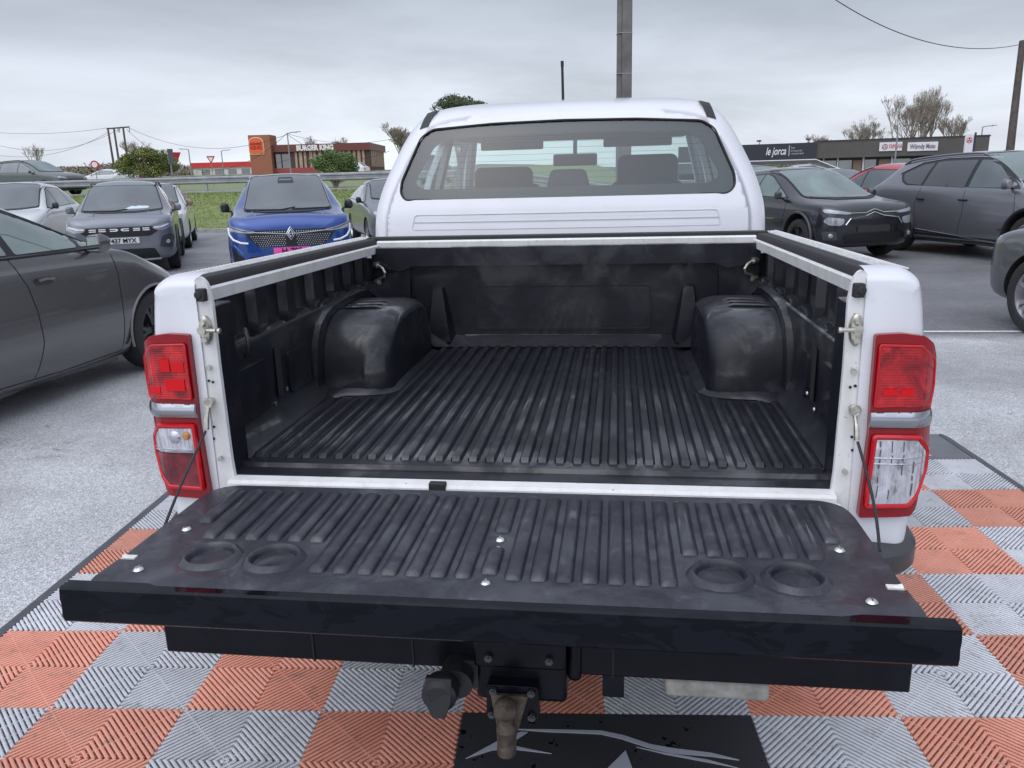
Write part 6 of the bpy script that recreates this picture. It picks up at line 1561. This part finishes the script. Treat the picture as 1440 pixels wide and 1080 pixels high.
bare_tree('bare tree left of the timber portal pole', 60, 236, 130, 6.8, .42, 7, .009, 2, 0, 1., 6)
bare_tree('bare tree beside the timber portal pole behind the round bush', 196, 236, 135, 7.6, .42, 9, .010, 3, 0, 1., 6)
bare_tree('bare tree peeping out left of the truck cab', 562, 240, 70, 5.0, .5, 10, .014, 3)
bare_tree('thin bare treetop over the restaurant sign', 440, 226, 150, 7.4, .42, 13, .012, 2, 0, 1., 6)
bare_tree('thin bare treetop over the right end of the restaurant roof', 478, 226, 155, 7.4, .42, 14, .012, 2, 0, 1., 6)
def leafm(name, a, b, c):
    t = MT(name); t.set(base=t.ramp(t.noise(1.7, 6, .7, .3), [(.32, a), (.5, b), (.68, c)]), rough=.6); return t.m
LV1 = leafm('olive_leaves', (.055, .075, .015), (.12, .15, .03), (.27, .27, .06)); LV2 = leafm('green_leaves', (.045, .085, .02), (.09, .15, .035), (.20, .25, .07))
PINE = leafm('pine_needles', (.03, .045, .02), (.055, .08, .03), (.10, .12, .045))
def bush(label, u, v, d, rx, ry, rz, mat, seed, n=5200, size=.13, cat='bush'):
    q = atd(u, v, d); z0 = height(q.x, q.y); t_ = thing('bush', label, cat, (q.x, q.y, z0)); rn = random.Random(seed)
    tr, cr = MB(), MB(); cz_ = max(rz*.9, q.z-z0)
    for k in range(9):
        a = rn.uniform(0, 2*pi); e = rn.uniform(.3, .8); tr.tube([(0, 0, -.1), (cos(a)*rx*.3*e, sin(a)*ry*.3*e, cz_*.5), (cos(a)*rx*.75*e, sin(a)*ry*.75*e, cz_+rz*.6*(1-e))], [.06, .04, .012], n=5)
    cl = [(Vector((rn.gauss(0, .5), rn.gauss(0, .5), rn.gauss(0, .45))), rn.uniform(.22, .42)) for _ in range(34)]
    cl = [(c.normalized()*min(.78, c.length), r) for c, r in cl]
    for i in range(n):
        c, r = rn.choice(cl); d_ = Vector((rn.gauss(0, 1), rn.gauss(0, 1), rn.gauss(0, 1))).normalized()*r*rn.uniform(.6, 1.1); p = c+d_
        P_ = Vector((p.x*rx, p.y*ry, cz_+p.z*rz))
        if P_.z < .03: continue
        a = Vector((rn.uniform(-1, 1), rn.uniform(-1, 1), rn.uniform(-.5, .9))).normalized()*size*rn.uniform(.6, 1.3); b = a.orthogonal().normalized()*size*.42
        cr.add([P_-a*.5, P_+b, P_+a*.6, P_-b], [(0, 1, 2, 3)])
    tr.build('stems', BARK, t_, fix=False); cr.build('foliage', mat, t_, ang=0, fix=False)
bush('large round olive green bush above the slate SUV', 206, 232, 43, 1.5, 1.4, .85, LV1, 21, 17000, .075)
bush('bright green round bush in front of the restaurant', 470, 233, 40, 1.2, 1.1, .78, LV2, 22, 14000, .07)
bush('low clipped hedge under the dark awning', 1100, 241, 66, 4.2, .8, .6, LV1, 23, 4000, .16, 'hedge')
# evergreen whose top shows over the cab roof
bush('dark evergreen treetop showing over the left of the cab roof', 646, 162, 46, 1.7, 1.5, 1.1, PINE, 31, 16000, .085, 'tree')
# far woods and hills
def woods(name, label, pts, mat, seed, hgt, n=9000, size=.9):
    rn = random.Random(seed); mb = MB()
    for i in range(n):
        t = rn.random()*(len(pts)-1); k = int(t); f = t-k; x = lerp(pts[k][0], pts[k+1][0], f)+rn.gauss(0, 3); y = lerp(pts[k][1], pts[k+1][1], f)+rn.gauss(0, 4)
        z = height(x, y)+hgt*(.75+.25*sin(x*.21)+.15*sin(x*.57+1))*rn.random()**.7
        a = Vector((rn.uniform(-1, 1), rn.uniform(-1, 1), rn.uniform(-1, 1))).normalized()*size*rn.uniform(.4, 1); b = a.orthogonal().normalized()*size*.3
        mb.add([(x-a.x, y-a.y, z-a.z), (x+b.x, y+b.y, z+b.z), (x+a.x, y+a.y, z+a.z), (x-b.x, y-b.y, z-b.z)], [(0, 1, 2, 3)])
    return tag(mb.build(name, mat, ang=0, fix=False), label, 'woodland', kind='stuff')
BRW = leafm('winter_woodland', (.16, .14, .11), (.22, .185, .14), (.28, .25, .19))
a1, a2, a3 = atd(-30, 242, 170), atd(130, 242, 175), atd(285, 242, 200)
woods('far_hedge', 'brown winter hedge and woodland behind the road at the left', [(a1.x, a1.y), (a2.x, a2.y), (a3.x, a3.y)], BRW, 41, 3.0, 30000, .38)
a1, a2, a3 = atd(1050, 235, 260), atd(1300, 232, 280), atd(1560, 225, 300)
HIL = leafm('hill_woodland', (.10, .13, .12), (.15, .18, .165), (.22, .25, .22))
woods('far_woodland', 'blue green wooded hills on the horizon at the right', [(a1.x, a1.y), (a2.x, a2.y), (a3.x, a3.y)], HIL, 42, 4.6, 20000, .9)
mb = MB(); rings = []
for i in range(40):
    x = -1600+i*90; y0 = 1500; hh = 12+7*sin(i*.5)+5*sin(i*1.23+2)
    rings.append([(x, y0-260, -2), (x, y0, max(4, hh)), (x, y0+300, max(4, hh)*.6), (x, y0+500, -2)])
mb.loft(rings, closed=False, caps=False); tag(mb.build('hills', simple('distant_hill', (.13, .17, .17), .9, var=.25, vscale=.01)), kind='structure')
